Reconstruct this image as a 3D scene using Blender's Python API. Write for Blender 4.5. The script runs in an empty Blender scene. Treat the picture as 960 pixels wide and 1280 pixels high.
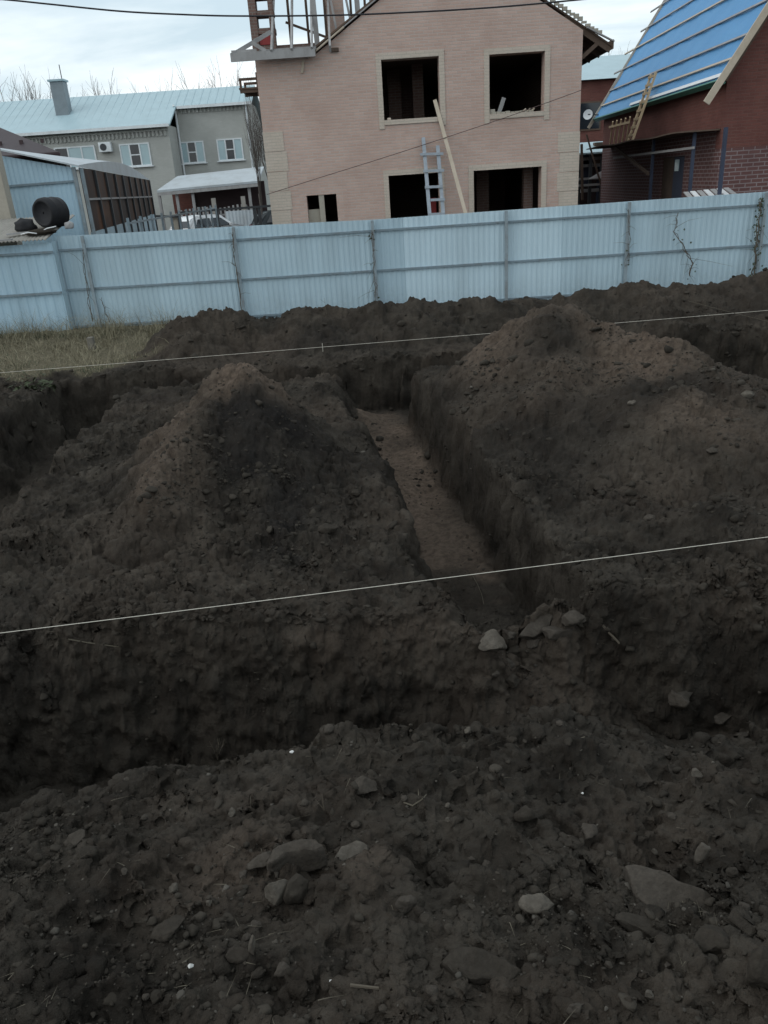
import bpy, bmesh, math, random
import numpy as np
from mathutils import Vector, Matrix, noise as mnoise

random.seed(7)
rng = np.random.default_rng(11)
sc = bpy.context.scene
COL = sc.collection
R_ = math.radians

# ------------------------------------------------------------------ camera
FOC, PITCH, ROLL, HC = 962.0, R_(23.1), R_(3.85), 2.7
_F = np.array([0, math.cos(PITCH), -math.sin(PITCH)])
_U = np.array([0, math.sin(PITCH), math.cos(PITCH)])
_X = np.array([1.0, 0, 0])
_RT = math.cos(ROLL) * _X - math.sin(ROLL) * _U
_UP = math.cos(ROLL) * _U + math.sin(ROLL) * _X
CAM = np.array([0, 0, HC])
cd = bpy.data.cameras.new('camera')
cam = bpy.data.objects.new('camera', cd)
COL.objects.link(cam)
cd.sensor_fit = 'VERTICAL'
cd.sensor_height = 36
cd.lens = 36 * FOC / 1280
cd.clip_start = 0.05
cd.clip_end = 6000
M4 = Matrix(((_RT[0], _UP[0], -_F[0], 0), (_RT[1], _UP[1], -_F[1], 0), (_RT[2], _UP[2], -_F[2], HC), (0, 0, 0, 1)))
cam.matrix_world = M4
sc.camera = cam


def ray(px, py):
    return (px - 480) / FOC * _RT - (py - 640) / FOC * _UP + _F


def at(px, py, Y):
    """a point of the photograph at the distance Y of the thing it belongs to (used for surveying the place)"""
    d = ray(px, py)
    return CAM + d * (Y / d[1])


def onz(px, py, z):
    d = ray(px, py)
    return CAM + d * ((z - HC) / d[2])


# ------------------------------------------------------------------ noise (numpy)
_perm = np.random.default_rng(3).permutation(256)
_perm = np.concatenate([_perm, _perm, _perm]).astype(np.int32)
_val = np.random.default_rng(5).random(256).astype(np.float32) * 2 - 1


def vn2(x, y, s=0):
    x = np.asarray(x, np.float32) + s * 17.3
    y = np.asarray(y, np.float32) + s * 5.7
    xi = np.floor(x).astype(np.int32); yi = np.floor(y).astype(np.int32)
    fx = x - xi; fy = y - yi
    fx = fx * fx * fx * (fx * (fx * 6 - 15) + 10); fy = fy * fy * fy * (fy * (fy * 6 - 15) + 10)
    a0 = _perm[xi & 255]; a1 = _perm[(xi + 1) & 255]
    y0 = yi & 255; y1 = (yi + 1) & 255
    v00 = _val[_perm[a0 + y0]]; v01 = _val[_perm[a0 + y1]]
    v10 = _val[_perm[a1 + y0]]; v11 = _val[_perm[a1 + y1]]
    return (v00 * (1 - fx) + v10 * fx) * (1 - fy) + (v01 * (1 - fx) + v11 * fx) * fy


def vn3(x, y, z, s=0):
    x = np.asarray(x, np.float32) + s * 17.3
    y = np.asarray(y, np.float32) + s * 5.7
    z = np.asarray(z, np.float32) + s * 3.1
    xi = np.floor(x).astype(np.int32); yi = np.floor(y).astype(np.int32); zi = np.floor(z).astype(np.int32)
    fx = x - xi; fy = y - yi; fz = z - zi
    fx = fx * fx * (3 - 2 * fx); fy = fy * fy * (3 - 2 * fy); fz = fz * fz * (3 - 2 * fz)
    r = 0
    for dx in (0, 1):
        a = _perm[(xi + dx) & 255]; wx = fx if dx else 1 - fx
        for dy in (0, 1):
            b = _perm[a + ((yi + dy) & 255)]; wy = fy if dy else 1 - fy
            for dz in (0, 1):
                c = _perm[b + ((zi + dz) & 255)]; wz = fz if dz else 1 - fz
                r = r + _val[c] * (wx * wy * wz)
    return r


def fbm2(x, y, f, n, s=0, g=.5):
    r = 0; a = 1.0
    for i in range(n):
        r = r + a * vn2(x * f, y * f, s + i)
        a *= g; f *= 2.03
    return r


def clods(x, y, f, s=0):
    """rounded lumps: 1 at the middle of a lump, 0 between (worley)"""
    x = np.asarray(x, np.float32) * f + s * 13.7; y = np.asarray(y, np.float32) * f + s * 7.9
    xi = np.floor(x).astype(np.int32); yi = np.floor(y).astype(np.int32)
    best = np.full(x.shape, 9.0, np.float32); amp = np.zeros(x.shape, np.float32)
    for dx in (-1, 0, 1):
        for dy in (-1, 0, 1):
            h = _perm[_perm[(xi + dx) & 255] + ((yi + dy) & 255)]
            px = xi + dx + .5 + .45 * _val[h]; py = yi + dy + .5 + .45 * _val[(h + 91) & 255]
            d = (x - px) ** 2 + (y - py) ** 2
            m = d < best
            best = np.where(m, d, best); amp = np.where(m, _val[(h + 37) & 255] * .5 + .5, amp)
    return np.clip(1 - best * (1.6 + 3 * (1 - amp)), 0, 1) ** .7 * amp


def sst(a, b, v):
    t = np.clip((v - a) / (b - a), 0, 1)
    return t * t * (3 - 2 * t)


# ------------------------------------------------------------------ terrain
def seg_cone(x, y, A, B, k, front, back=1.0):
    """height of a ridge from A to B that falls at slope k; front/back scale the slope towards / away from the street side"""
    ax, ay, az = A; bx, by, bz = B
    vx, vy = bx - ax, by - ay
    L2 = vx * vx + vy * vy + 1e-9
    t = np.clip(((x - ax) * vx + (y - ay) * vy) / L2, 0, 1)
    qx = x - (ax + t * vx); qy = y - (ay + t * vy)
    qy = np.where(qy < 0, qy * front, qy * back)
    d = np.sqrt(qx * qx + qy * qy + .004) - .06
    return az + t * (bz - az) - k * d


def smax(a, b, k=.08):
    h = np.clip(.5 + .5 * (a - b) / k, 0, 1)
    return b * (1 - h) + a * h + k * h * (1 - h)


def heap_left(x, y):
    h = seg_cone(x, y, (-1.72, 8.30, .95), (-1.36, 8.2, 1.01), 1.02, .56)
    h = smax(h, seg_cone(x, y, (-1.72, 8.25, .93), (-2.65, 7.9, .24), .95, .62), .04)
    h = smax(h, seg_cone(x, y, (-1.62, 8.0, .90), (-1.88, 7.0, .68), .98, .72), .04)
    h = smax(h, seg_cone(x, y, (-1.88, 7.0, .66), (-2.25, 5.7, .08), .80, .6), .04)
    h = smax(h, seg_cone(x, y, (-1.25, 7.0, .32), (-.85, 6.2, .10), .45, .6))
    h = smax(h, seg_cone(x, y, (-3.0, 9.8, .14), (-2.2, 9.4, .30), .6, .8))
    return h


def heap_right(x, y):
    h = seg_cone(x, y, (2.28, 10.1, 1.05), (2.6, 10.25, 1.0), .62, .55)
    h = smax(h, seg_cone(x, y, (2.45, 10.1, 1.0), (3.35, 8.7, .86), .62, .42))
    h = smax(h, seg_cone(x, y, (3.1, 8.75, .83), (3.55, 8.55, .86), .60, .40))
    h = smax(h, seg_cone(x, y, (3.55, 8.5, .84), (4.35, 7.9, .34), .60, .45))
    h = smax(h, seg_cone(x, y, (4.35, 7.9, .32), (6.5, 8.2, .22), .50, .45))
    h = smax(h, seg_cone(x, y, (2.3, 10.1, 1.0), (1.35, 10.9, .34), .60, .5))
    h = smax(h, seg_cone(x, y, (3.3, 7.2, .42), (3.0, 6.0, .22), .35, .5))
    return h


_bx = np.array([-6.0, -4.55, -4.3, -3.9, -3.45, -3.0, -2.5, -2.05, -1.5, -.95, -.2, .6, 1.35, 2.1, 2.7, 3.4, 4.1, 5.0, 5.5, 5.95, 6.7, 7.45, 8.4, 12, 14])
_bz = np.array([-.5, -.2, .12, .52, .60, .62, .54, .48, .53, .58, .55, .60, .59, .54, .50, .45, .52, .70, .65, .57, .58, .66, .70, .6, .2])


def berm(x, y):
    c = np.interp(x, _bx, _bz)
    wide = 1 - .45 * sst(4.0, 5.2, x)
    q = y - 15.15
    d = np.sqrt(np.where(q < 0, (q * .62 * wide) ** 2, (q * .8) ** 2) + .006) - .075
    return c - .75 * d


def t2_left(y): return .41 - .133 * (y - 4.75)


def t2_right(y): return 1.41 - .112 * (y - 4.67)


def near_edge(x): return 3.15 - .34 * sst(-.35, -1.7, x) - .10 * sst(.8, 1.1, x)


def trench_d(x, y):
    """distance inside the dug trenches (positive inside)"""
    w1 = .10 * vn2(x * 1.3, y * .3, 1) + .045 * vn2(x * 4.1, y * 2, 2)
    w2 = .07 * vn2(y * 1.1, x * .4, 3) + .04 * vn2(y * 4.3, x * 2, 4)
    d1 = np.minimum(y - (near_edge(x) + w1), 4.66 + w1 - y)
    d2 = np.minimum(np.minimum(.42 * (x - (t2_left(y) + 1.5 * w2 - .04)), t2_right(y) + .6 * w2 - x), np.minimum(y - 4.0, 12.9 + w1 - y))
    d3 = np.minimum(np.minimum(y - (11.9 + w1), 12.9 + .7 * w1 - y), np.minimum(x + 5.3, 9 - x))
    d4 = np.minimum(np.minimum(x + 5.3 + w2, -3.78 + w2 + .5 * sst(9.5, 11.2, y) * 0 - x), np.minimum(y - 4.0, 12.9 + w1 - y))
    d5 = np.minimum(np.minimum(x - (3.95 + w2), 6.2 - x), np.minimum(y - (9.5 + 2 * w1), 12.9 + w1 - y))
    return d1, d2, np.maximum(d3, d5), d4


def fade(x, y):
    u = np.abs(x) / (y + .6)
    return 1 - sst(.74, .84, u)


def Hfun(x, y, parts=False):
    x = np.asarray(x, np.float64); y = np.asarray(y, np.float64)
    big = fbm2(x, y, .55, 3, 10)
    mid = fbm2(x, y, 2.3, 4, 20)
    fine = fbm2(x, y, 11., 4, 30, .55)
    base = .05 * big + .022 * mid
    base = base + .12 * sst(14.0, 17.5, y) + .06 * sst(-3.4, -6.0, x) * sst(11, 14, y)
    # spoil the photographer stands on, falling towards the trench
    yy = np.maximum(3.15 - y, 0)
    fg = (.16 + .27 * yy + .03 * yy * yy) * sst(3.9, 2.9, y)
    fg = fg + (.09 * sst(-.7, -.2, x) * sst(1.0, .75, x) - .10 * sst(-.5, -1.8, x)) * sst(2.2, 2.9, y) * sst(3.9, 3.2, y)
    fg = fg - .17 * sst(.75, 1.6, x) * sst(2.35, 3.1, y) * sst(4.2, 3.2, y)
    fg = fg + sst(3.5, 3.0, y) * sst(1.2, 2.2, y) * (.022 * np.sin((y + .07 * x + .07 * vn2(x * 1.4, y, 40)) * 33) * sst(2.2, 2.8, y)
         + .06 * vn2(x * 1.9, y * 2.6, 41) + .05 * np.maximum(0, vn2(x * 3.1, y * 3.7, 42)))
    fg = fg + sst(2.6, 1.6, y) * (.055 * vn2(x * 2.2, y * 2.2, 43) + .03 * vn2(x * 5.2, y * 5.2, 44))
    # a scoop with a lit shoulder in the middle of the foreground
    fg = fg - .12 * np.exp(-(((x - .06) / .11) ** 2 + ((y - 1.88) / .26) ** 2)) + .06 * np.exp(-(((x + .12) / .10) ** 2 + ((y - 1.9) / .22) ** 2))
    fg = fg - .06 * np.exp(-(((x + .33) / .16) ** 2 + ((y - 2.37) / .07) ** 2))
    z = base + fg
    hl = heap_left(x, y) + .06 * fbm2(x, y, 1.6, 3, 50) + .035 * mid
    hr = heap_right(x, y) + .10 * fbm2(x, y, 1.1, 3, 60) + .04 * mid
    hb = berm(x, y) + .09 * fbm2(x, y, 1.5, 3, 70) + .06 * fbm2(x, y, 4.0, 2, 72)
    hl = smax(hl, 0 * hl, .10) - .025; hr = smax(hr, 0 * hr, .10) - .025; hb = smax(hb, 0 * hb, .08) - .02
    hl = np.maximum(hl, 0); hr = np.maximum(hr, 0); hb = np.maximum(hb, 0)
    z = z + hl + hr + hb
    d1, d2, d3, d4 = trench_d(x, y)
    rough = .05 * vn2(x * 5, y * 5, 80)
    w = .17
    s1 = np.clip((d1 + rough + .06) / .34, 0, 1) ** 1.7 ; s2 = sst(-.02, .12, d2 + rough * .5); s3 = sst(-.02, w, d3 + rough); s4 = sst(-.02, .26, d4 + rough)
    # near bank of the first trench has slumped: a slope, not a wall
    nb = sst(-.03, .30 + .55 * sst(.3, 1.2, x), y - near_edge(x) + .6 * rough); s1 = np.where(y < 3.9, nb * sst(-.4, .1, 4.66 - y), s1)
    s = np.maximum(np.maximum(s1, s2), np.maximum(s3, s4))
    fl1 = -1.18 + .20 * sst(-.4, .8, x) + .20 * sst(.6, 2.0, x) * sst(4.35, 3.4, y) + .06 * vn2(x * 1.4, y * 1.4, 81)
    fl2 = -.84 + .05 * vn2(x * 2.1, y * 1.2, 82)
    floor = np.where(y < 4.7, fl1, fl2)
    # rubble dam where the middle trench meets the near one, and slump in the far-left corner
    dam = .70 * np.exp(-(((x - 1.10) / .50) ** 2 + ((y - 4.62) / .36) ** 2)) + .52 * np.exp(-(((x - .60) / .30) ** 2 + ((y - 4.40) / .36) ** 2))
    dam = dam + .20 * np.exp(-(((x - .85) / .30) ** 2 + ((y - 5.35) / .35) ** 2))
    slump = .70 * np.exp(-(((x + 2.6) / 1.15) ** 2 + ((y - 12.25) / .45) ** 2)) + .55 * np.exp(-(((x + .95) / .55) ** 2 + ((y - 12.1) / .42) ** 2))
    slump = slump + .45 * np.exp(-(((x + 4.0) / .5) ** 2 + ((y - 11.0) / 1.2) ** 2)) * 0.5
    floor = floor + (dam + slump) * (1 + .35 * mid)
    f = fade(x, y)
    s = s * f
    z = z * (1 - s) + floor * s
    z = z * np.where(y > 1, f, 1) if False else z
    # clods and crumbs
    onflat = 1 - .6 * s
    gr = sst(13.2, 13.9, y) * sst(-3.6, -4.6, x)      # the grassy corner stays smooth
    patch = .35 + 1.1 * sst(-.25, .55, fbm2(x, y, 1.6, 3, 33))
    lump = (.020 * clods(x, y, 6.0, 1) * patch + .020 * clods(x, y, 14., 2) + .012 * clods(x, y, 31., 3)) * patch
    ridge = .055 * (1 - np.abs(fbm2(x + .2 * big, y, 3.1, 4, 34, .55))) + .028 * (1 - np.abs(fbm2(x, y, 9., 3, 36, .6)))
    hm = np.clip((hl + hr) * 3, 0, 1)
    lump = lump * (1 - .55 * sst(3.5, 2.8, y)) * (1 - .3 * hm); ridge = (ridge - .06) * (1 - .40 * hm)
    z = z + (1.25 * lump + ridge + .016 * fine) * onflat * (1 - .7 * gr)
    if parts:
        return z, hl * (1 - s), hr * (1 - s), hb * (1 - s), s
    return z


def hit(px, py):
    d = ray(px, py)
    t = np.concatenate([np.arange(1.2, 8, .004), np.arange(8, 20, .012)])
    p = CAM[None] + d[None] * t[:, None]
    h = Hfun(p[:, 0], p[:, 1])
    i = np.argmax(p[:, 2] < h)
    return p[i], t[i]


NU, = (1250,)
us = np.linspace(-.90, .90, NU)
ys = [.45]
while ys[-1] < 19.0:
    y = ys[-1]
    st = .0036 * y + .0006
    if 4.25 < y < 4.8: st = .0062
    if 12.65 < y < 13.05: st = .016
    ys.append(y + st)
ys = np.array(ys); NV = len(ys)
UU, YY = np.meshgrid(us, ys)
XX = UU * (YY + .6)
ZZ, hL, hR, hB, SS = Hfun(XX, YY, True)
P = np.stack([XX, YY, ZZ], -1)
dx = np.gradient(P, axis=1); dy = np.gradient(P, axis=0)
N = np.cross(dx, dy); N /= np.linalg.norm(N, axis=-1, keepdims=True)
steep = np.clip(1 - N[..., 2], 0, 1)
n3 = steep * (.022 * vn3(XX * 7, YY * 7, ZZ * 3.2, 7) + .014 * vn3(XX * 19, YY * 19, ZZ * 12, 8)) + vn3(XX * 5, YY * 5, ZZ * 5, 1) * .030 + vn3(XX * 12, YY * 12, ZZ * 12, 2) * .018 + vn3(XX * 27, YY * 27, ZZ * 27, 3) * .013 + vn3(XX * 61, YY * 61, ZZ * 61, 4) * .007
edge = (1 - sst(.84, .88, np.abs(UU))) * sst(.5, .6, YY) * sst(18.9, 18.5, YY)
P = P + N * (n3 * (.36 + 1.0 * sst(.1, .5, steep)) * edge)[..., None]
# soil make-up, with some lit and shaded slopes painted in: 1 = brown clay from the depth, 0 = black topsoil
clay = 1.0 * np.exp(-(((XX + 1.36) / .55) ** 2 + ((YY - 8.2) / .60) ** 2)) * sst(.3, .7, hL)
clay = np.maximum(clay, .58 * sst(.1, .4, hL) * sst(-1.35, -2.1, XX + .12 * (YY - 7)))
fl = (1.05 + .5 * vn2(XX * 2.2, YY * 1.5, 84)) * SS * sst(6.2, 6.7, YY + .35 * vn2(XX * 3, YY * 3, 90)) * sst(.15, .8, (XX - t2_left(YY)) / .35 + .6 * vn2(XX * 4, YY * 4, 83)) * sst(.02, .30, t2_right(YY) - XX) * sst(12.8, 12.4, YY) * sst(-.5, -.68, ZZ)
clay = np.maximum(clay, fl)
clay = np.maximum(clay, .42 * sst(.15, .6, hR) * (1 + vn2(XX * 1.2, YY * 1.2, 91)))
clay = np.maximum(clay, .30 * hB * 1.2 * sst(4.0, 5.2, XX))
subs = .30 * sst(4.85, 4.65, YY) * sst(4.2, 4.35, YY) * sst(-1.1, -.5, XX + .4 * vn2(XX * 2, ZZ * 3, 88)) * sst(.55, .25, XX) * sst(-.02, -.14, ZZ) * sst(-.62, -.45, ZZ)
clay = np.maximum(clay, subs)
blk = sst(-1.75, -1.35, XX + .45 * (YY - 7.2) * .6 + .25 * vn2(XX * 2, YY * 2, 87)) * sst(5.1, 5.6, YY) * sst(8.1, 7.6, YY) * sst(-.55, -.85, XX + .2 * vn2(XX * 3, YY * 3, 82))  # black topsoil; also paints the shade on the heap's right face
clay = np.maximum(clay, (.10 + .16 * vn2(XX * .9, YY * .9, 86)) * sst(3.6, 4.8, YY)) * (1 - blk)
clay = np.maximum(clay, .16 * sst(2.9, 2.5, YY) * sst(-.1, .5, vn2(XX * 1.6, YY * 2.2, 92)))
dam_lit = .30 * np.exp(-(((XX - 1.0) / .55) ** 2 + ((YY - 4.4) / .45) ** 2)) * SS  # paler tone paints the front slope of the dam as lit soil
clay = np.maximum(clay, .42 * np.exp(-(((XX + .62) / .34) ** 2 + ((YY - 2.02) / .28) ** 2)) + .3 * np.exp(-(((XX + .13) / .10) ** 2 + ((YY - 1.9) / .25) ** 2)))  # drier soil at left; the narrow patch paints light on the shoulder
clay = np.where(fl > .1, clay, clay * (1 - .75 * sst(.25, .6, steep) * sst(.1, .4, SS))) + dam_lit
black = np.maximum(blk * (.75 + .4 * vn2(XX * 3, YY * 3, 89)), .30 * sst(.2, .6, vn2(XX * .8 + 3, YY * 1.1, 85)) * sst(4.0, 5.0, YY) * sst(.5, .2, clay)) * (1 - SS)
turf = sst(13.05, 13.5, YY + .45 * vn2(XX * 2.6, YY * 2.6, 93)) * sst(-4.2, -5.1, XX - .8 * (YY - 13.5) * .3 + .5 * vn2(XX * 2.1, YY * 2.1, 94))

# ------------------------------------------------------------------ materials
def nodes(name):
    m = bpy.data.materials.new(name); m.use_nodes = True
    nt = m.node_tree
    b = nt.nodes['Principled BSDF']
    return m, nt, b


def N_(nt, t, **kw):
    n = nt.nodes.new(t)
    for k, v in kw.items():
        if k in n.inputs: n.inputs[k].default_value = v
        else: setattr(n, k, v)
    return n


def mixc(nt, fac, a, b, mode='MIX'):
    n = nt.nodes.new('ShaderNodeMix'); n.data_type = 'RGBA'; n.blend_type = mode
    for s, v in ((0, fac), (6, a), (7, b)):
        if hasattr(v, 'is_output'): nt.links.new(v, n.inputs[s])
        else: n.inputs[s].default_value = (*v, 1) if isinstance(v, tuple) and len(v) == 3 else v
    return n.outputs[2]


def ramp(nt, src, lo, hi):
    n = nt.nodes.new('ShaderNodeMapRange'); n.inputs[1].default_value = lo; n.inputs[2].default_value = hi
    nt.links.new(src, n.inputs[0]); return n.outputs[0]


def noi(nt, scale, detail=4, rough=.55, vec=None, dist=0):
    n = nt.nodes.new('ShaderNodeTexNoise'); n.inputs['Scale'].default_value = scale
    n.inputs['Detail'].default_value = detail; n.inputs['Roughness'].default_value = rough; n.inputs['Distortion'].default_value = dist
    if vec is not None: nt.links.new(vec, n.inputs['Vector'])
    return n.outputs['Fac']


def objco(nt, sx=1, sy=1, sz=1):
    t = nt.nodes.new('ShaderNodeTexCoord')
    mp = nt.nodes.new('ShaderNodeMapping'); mp.inputs['Scale'].default_value = (sx, sy, sz)
    nt.links.new(t.outputs['Object'], mp.inputs['Vector']); return mp.outputs[0]


def bump(nt, b, h, strength, dist):
    n = nt.nodes.new('ShaderNodeBump'); n.inputs['Strength'].default_value = strength; n.inputs['Distance'].default_value = dist
    nt.links.new(h, n.inputs['Height'])
    nt.links.new(n.outputs[0], b.inputs['Normal'])


def plain(name, col, rough=.7, dirt=None, amt=.35, scale=3., metal=0., stretch=(1, 1, 1), fine=0.15, bmp=0., spec=.3, isl=0.):
    """base colour broken up by large blotches of dirt and other tones, and fine grain"""
    m, nt, b = nodes(name)
    co = objco(nt, *stretch)
    dirt = dirt or tuple(c * .5 for c in col)
    f = ramp(nt, noi(nt, scale, 5, .6, co, .4), .42, .72)
    mul = nt.nodes.new('ShaderNodeMath'); mul.operation = 'MULTIPLY'; mul.inputs[1].default_value = amt; nt.links.new(f, mul.inputs[0])
    c = mixc(nt, mul.outputs[0], col, dirt)
    g = ramp(nt, noi(nt, scale * 14, 3, .6, co), .3, .7)
    mg = nt.nodes.new('ShaderNodeMath'); mg.operation = 'MULTIPLY'; mg.inputs[1].default_value = fine; nt.links.new(g, mg.inputs[0])
    c = mixc(nt, mg.outputs[0], c, tuple(x * .35 for x in col))
    if isl:
        gi = nt.nodes.new('ShaderNodeNewGeometry')
        mi = nt.nodes.new('ShaderNodeMath'); mi.operation = 'MULTIPLY'; mi.inputs[1].default_value = isl
        nt.links.new(gi.outputs['Random Per Island'], mi.inputs[0])
        c = mixc(nt, mi.outputs[0], c, tuple(x * .3 for x in col))
    nt.links.new(c, b.inputs['Base Color'])
    b.inputs['Roughness'].default_value = rough; b.inputs['Metallic'].default_value = metal
    b.inputs['Specular IOR Level'].default_value = spec
    if bmp: bump(nt, b, noi(nt, scale * 9, 5, .65, co), .6, bmp)
    return m


def soil_mat():
    m, nt, b = nodes('soil')
    co = objco(nt)
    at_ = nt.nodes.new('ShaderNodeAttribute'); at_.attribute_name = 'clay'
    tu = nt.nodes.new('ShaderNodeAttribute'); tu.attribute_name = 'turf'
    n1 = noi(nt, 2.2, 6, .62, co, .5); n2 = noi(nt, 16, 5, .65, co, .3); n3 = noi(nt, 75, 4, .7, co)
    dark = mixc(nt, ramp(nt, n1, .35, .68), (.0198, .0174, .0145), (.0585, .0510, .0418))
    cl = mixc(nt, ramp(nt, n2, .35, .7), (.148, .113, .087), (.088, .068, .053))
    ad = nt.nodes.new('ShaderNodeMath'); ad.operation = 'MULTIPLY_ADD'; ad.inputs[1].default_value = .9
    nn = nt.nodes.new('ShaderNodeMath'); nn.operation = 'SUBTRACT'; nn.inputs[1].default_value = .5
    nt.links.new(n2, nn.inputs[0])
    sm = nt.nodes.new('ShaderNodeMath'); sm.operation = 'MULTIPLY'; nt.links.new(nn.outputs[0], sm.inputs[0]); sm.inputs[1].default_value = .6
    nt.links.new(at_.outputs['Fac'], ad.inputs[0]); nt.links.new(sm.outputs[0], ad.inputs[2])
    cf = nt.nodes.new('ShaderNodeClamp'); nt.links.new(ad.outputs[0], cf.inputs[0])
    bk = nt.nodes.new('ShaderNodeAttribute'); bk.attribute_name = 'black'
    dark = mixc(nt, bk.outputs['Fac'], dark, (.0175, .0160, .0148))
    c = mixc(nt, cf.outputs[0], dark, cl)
    c = mixc(nt, ramp(nt, n2, .40, .75), c, mixc(nt, .75, c, (.45, .45, .46), 'MULTIPLY'))
    g = mixc(nt, ramp(nt, n3, .62, .74), c, (.080, .070, .058))      # pale grit in the soil
    gm = nt.nodes.new('ShaderNodeMath'); gm.operation = 'MULTIPLY'; gm.inputs[1].default_value = .5
    nt.links.new(ramp(nt, n1, .4, .6), gm.inputs[0])
    c = mixc(nt, gm.outputs[0], c, g)
    dry = mixc(nt, ramp(nt, noi(nt, 30, 4, .6, co), .35, .65), (.15, .13, .09), (.075, .07, .048))
    c = mixc(nt, tu.outputs['Fac'], c, dry)
    nt.links.new(c, b.inputs['Base Color'])
    b.inputs['Roughness'].default_value = .95; b.inputs['Specular IOR Level'].default_value = .08
    mx = nt.nodes.new('ShaderNodeMath'); mx.operation = 'MULTIPLY_ADD'; mx.inputs[1].default_value = .35
    nt.links.new(n3, mx.inputs[0]); nt.links.new(n2, mx.inputs[2])
    bump(nt, b, mx.outputs[0], 1.0, .028)
    return m


def brick_mat(name, c1, c2, mortar, bw=.25, bh=.077, mort=.012, axis='xz', blotch=(.2, .15, .12), amt=.3, bm=.003, wash=.0):
    m, nt, b = nodes(name)
    t = nt.nodes.new('ShaderNodeTexCoord'); sp = nt.nodes.new('ShaderNodeSeparateXYZ'); nt.links.new(t.outputs['Object'], sp.inputs[0])
    cb = nt.nodes.new('ShaderNodeCombineXYZ')
    if axis == 'xz': nt.links.new(sp.outputs[0], cb.inputs[0])
    else:
        a = nt.nodes.new('ShaderNodeMath'); a.operation = 'ADD'; nt.links.new(sp.outputs[0], a.inputs[0]); nt.links.new(sp.outputs[1], a.inputs[1]); nt.links.new(a.outputs[0], cb.inputs[0])
    nt.links.new(sp.outputs[2], cb.inputs[1])
    br = nt.nodes.new('ShaderNodeTexBrick'); nt.links.new(cb.outputs[0], br.inputs['Vector'])
    br.inputs['Scale'].default_value = 1; br.inputs['Brick Width'].default_value = bw; br.inputs['Row Height'].default_value = bh
    br.inputs['Mortar Size'].default_value = mort; br.inputs['Mortar Smooth'].default_value = .2; br.inputs['Bias'].default_value = 0
    br.inputs['Color1'].default_value = (*c1, 1); br.inputs['Color2'].default_value = (*c2, 1); br.inputs['Mortar'].default_value = (*mortar, 1)
    f = ramp(nt, noi(nt, .9, 6, .6, t.outputs['Object'], .5), .42, .70)
    mu = nt.nodes.new('ShaderNodeMath'); mu.operation = 'MULTIPLY'; mu.inputs[1].default_value = amt; nt.links.new(f, mu.inputs[0])
    c = mixc(nt, mu.outputs[0], br.outputs['Color'], blotch)
    g = ramp(nt, noi(nt, 40, 3, .6, t.outputs['Object']), .3, .75)
    mg = nt.nodes.new('ShaderNodeMath'); mg.operation = 'MULTIPLY'; mg.inputs[1].default_value = .18; nt.links.new(g, mg.inputs[0])
    c = mixc(nt, mg.outputs[0], c, tuple(x * .4 for x in c1))
    nt.links.new(c, b.inputs['Base Color']); b.inputs['Roughness'].default_value = .9; b.inputs['Specular IOR Level'].default_value = .2
    inv = nt.nodes.new('ShaderNodeMath'); inv.operation = 'SUBTRACT'; inv.inputs[0].default_value = 1; nt.links.new(br.outputs['Fac'], inv.inputs[1])
    bump(nt, b, inv.outputs[0], .7, bm)
    return m


M = {}
M['soil'] = soil_mat()
M['clod'] = plain('clod', (.058, .0510, .0420), .95, (.0195, .0172, .0143), .7, 6, fine=.3, bmp=.01, spec=.08, isl=.6)
M['gravel'] = plain('gravel', (.11, .10, .085), .9, (.05, .047, .04), .5, 8, fine=.2, spec=.15, isl=.85)
M['stone'] = plain('stone', (.072, .063, .053), .95, (.026, .022, .018), .95, 5, fine=.45, bmp=.016, spec=.08)
M['pale_stone'] = plain('pale_stone', (.125, .112, .094), .95, (.026, .022, .018), .95, 5, fine=.45, bmp=.016, spec=.08)
M['dark_stone'] = plain('dark_stone', (.046, .040, .033), .95, (.026, .022, .018), .95, 5, fine=.45, bmp=.016, spec=.08)
M['chip'] = plain('white_chip', (.62, .62, .60), .6, (.4, .4, .38), .3, 20)
M['straw'] = plain('straw', (.13, .115, .085), .8, (.07, .06, .04), .5, 10, isl=.7)
M['grass'] = plain('dry_grass_blade', (.29, .26, .175), .8, (.115, .12, .07), .6, 2.5, isl=.6)
M['green'] = plain('weed_leaf', (.05, .065, .03), .7, (.03, .04, .02), .5, 5, isl=.5)
M['twig'] = plain('twig', (.10, .085, .065), .9, (.05, .04, .03), .5, 8)
M['bark'] = plain('bark', (.11, .095, .085), .9, (.05, .045, .04), .5, 5)
M['string'] = plain('string', (.60, .57, .50), .8, (.4, .37, .3), .4, 12)
M['cable'] = plain('cable', (.03, .03, .035), .6)
M['thin_wire'] = plain('thin_wire', (.11, .075, .07), .7)


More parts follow.
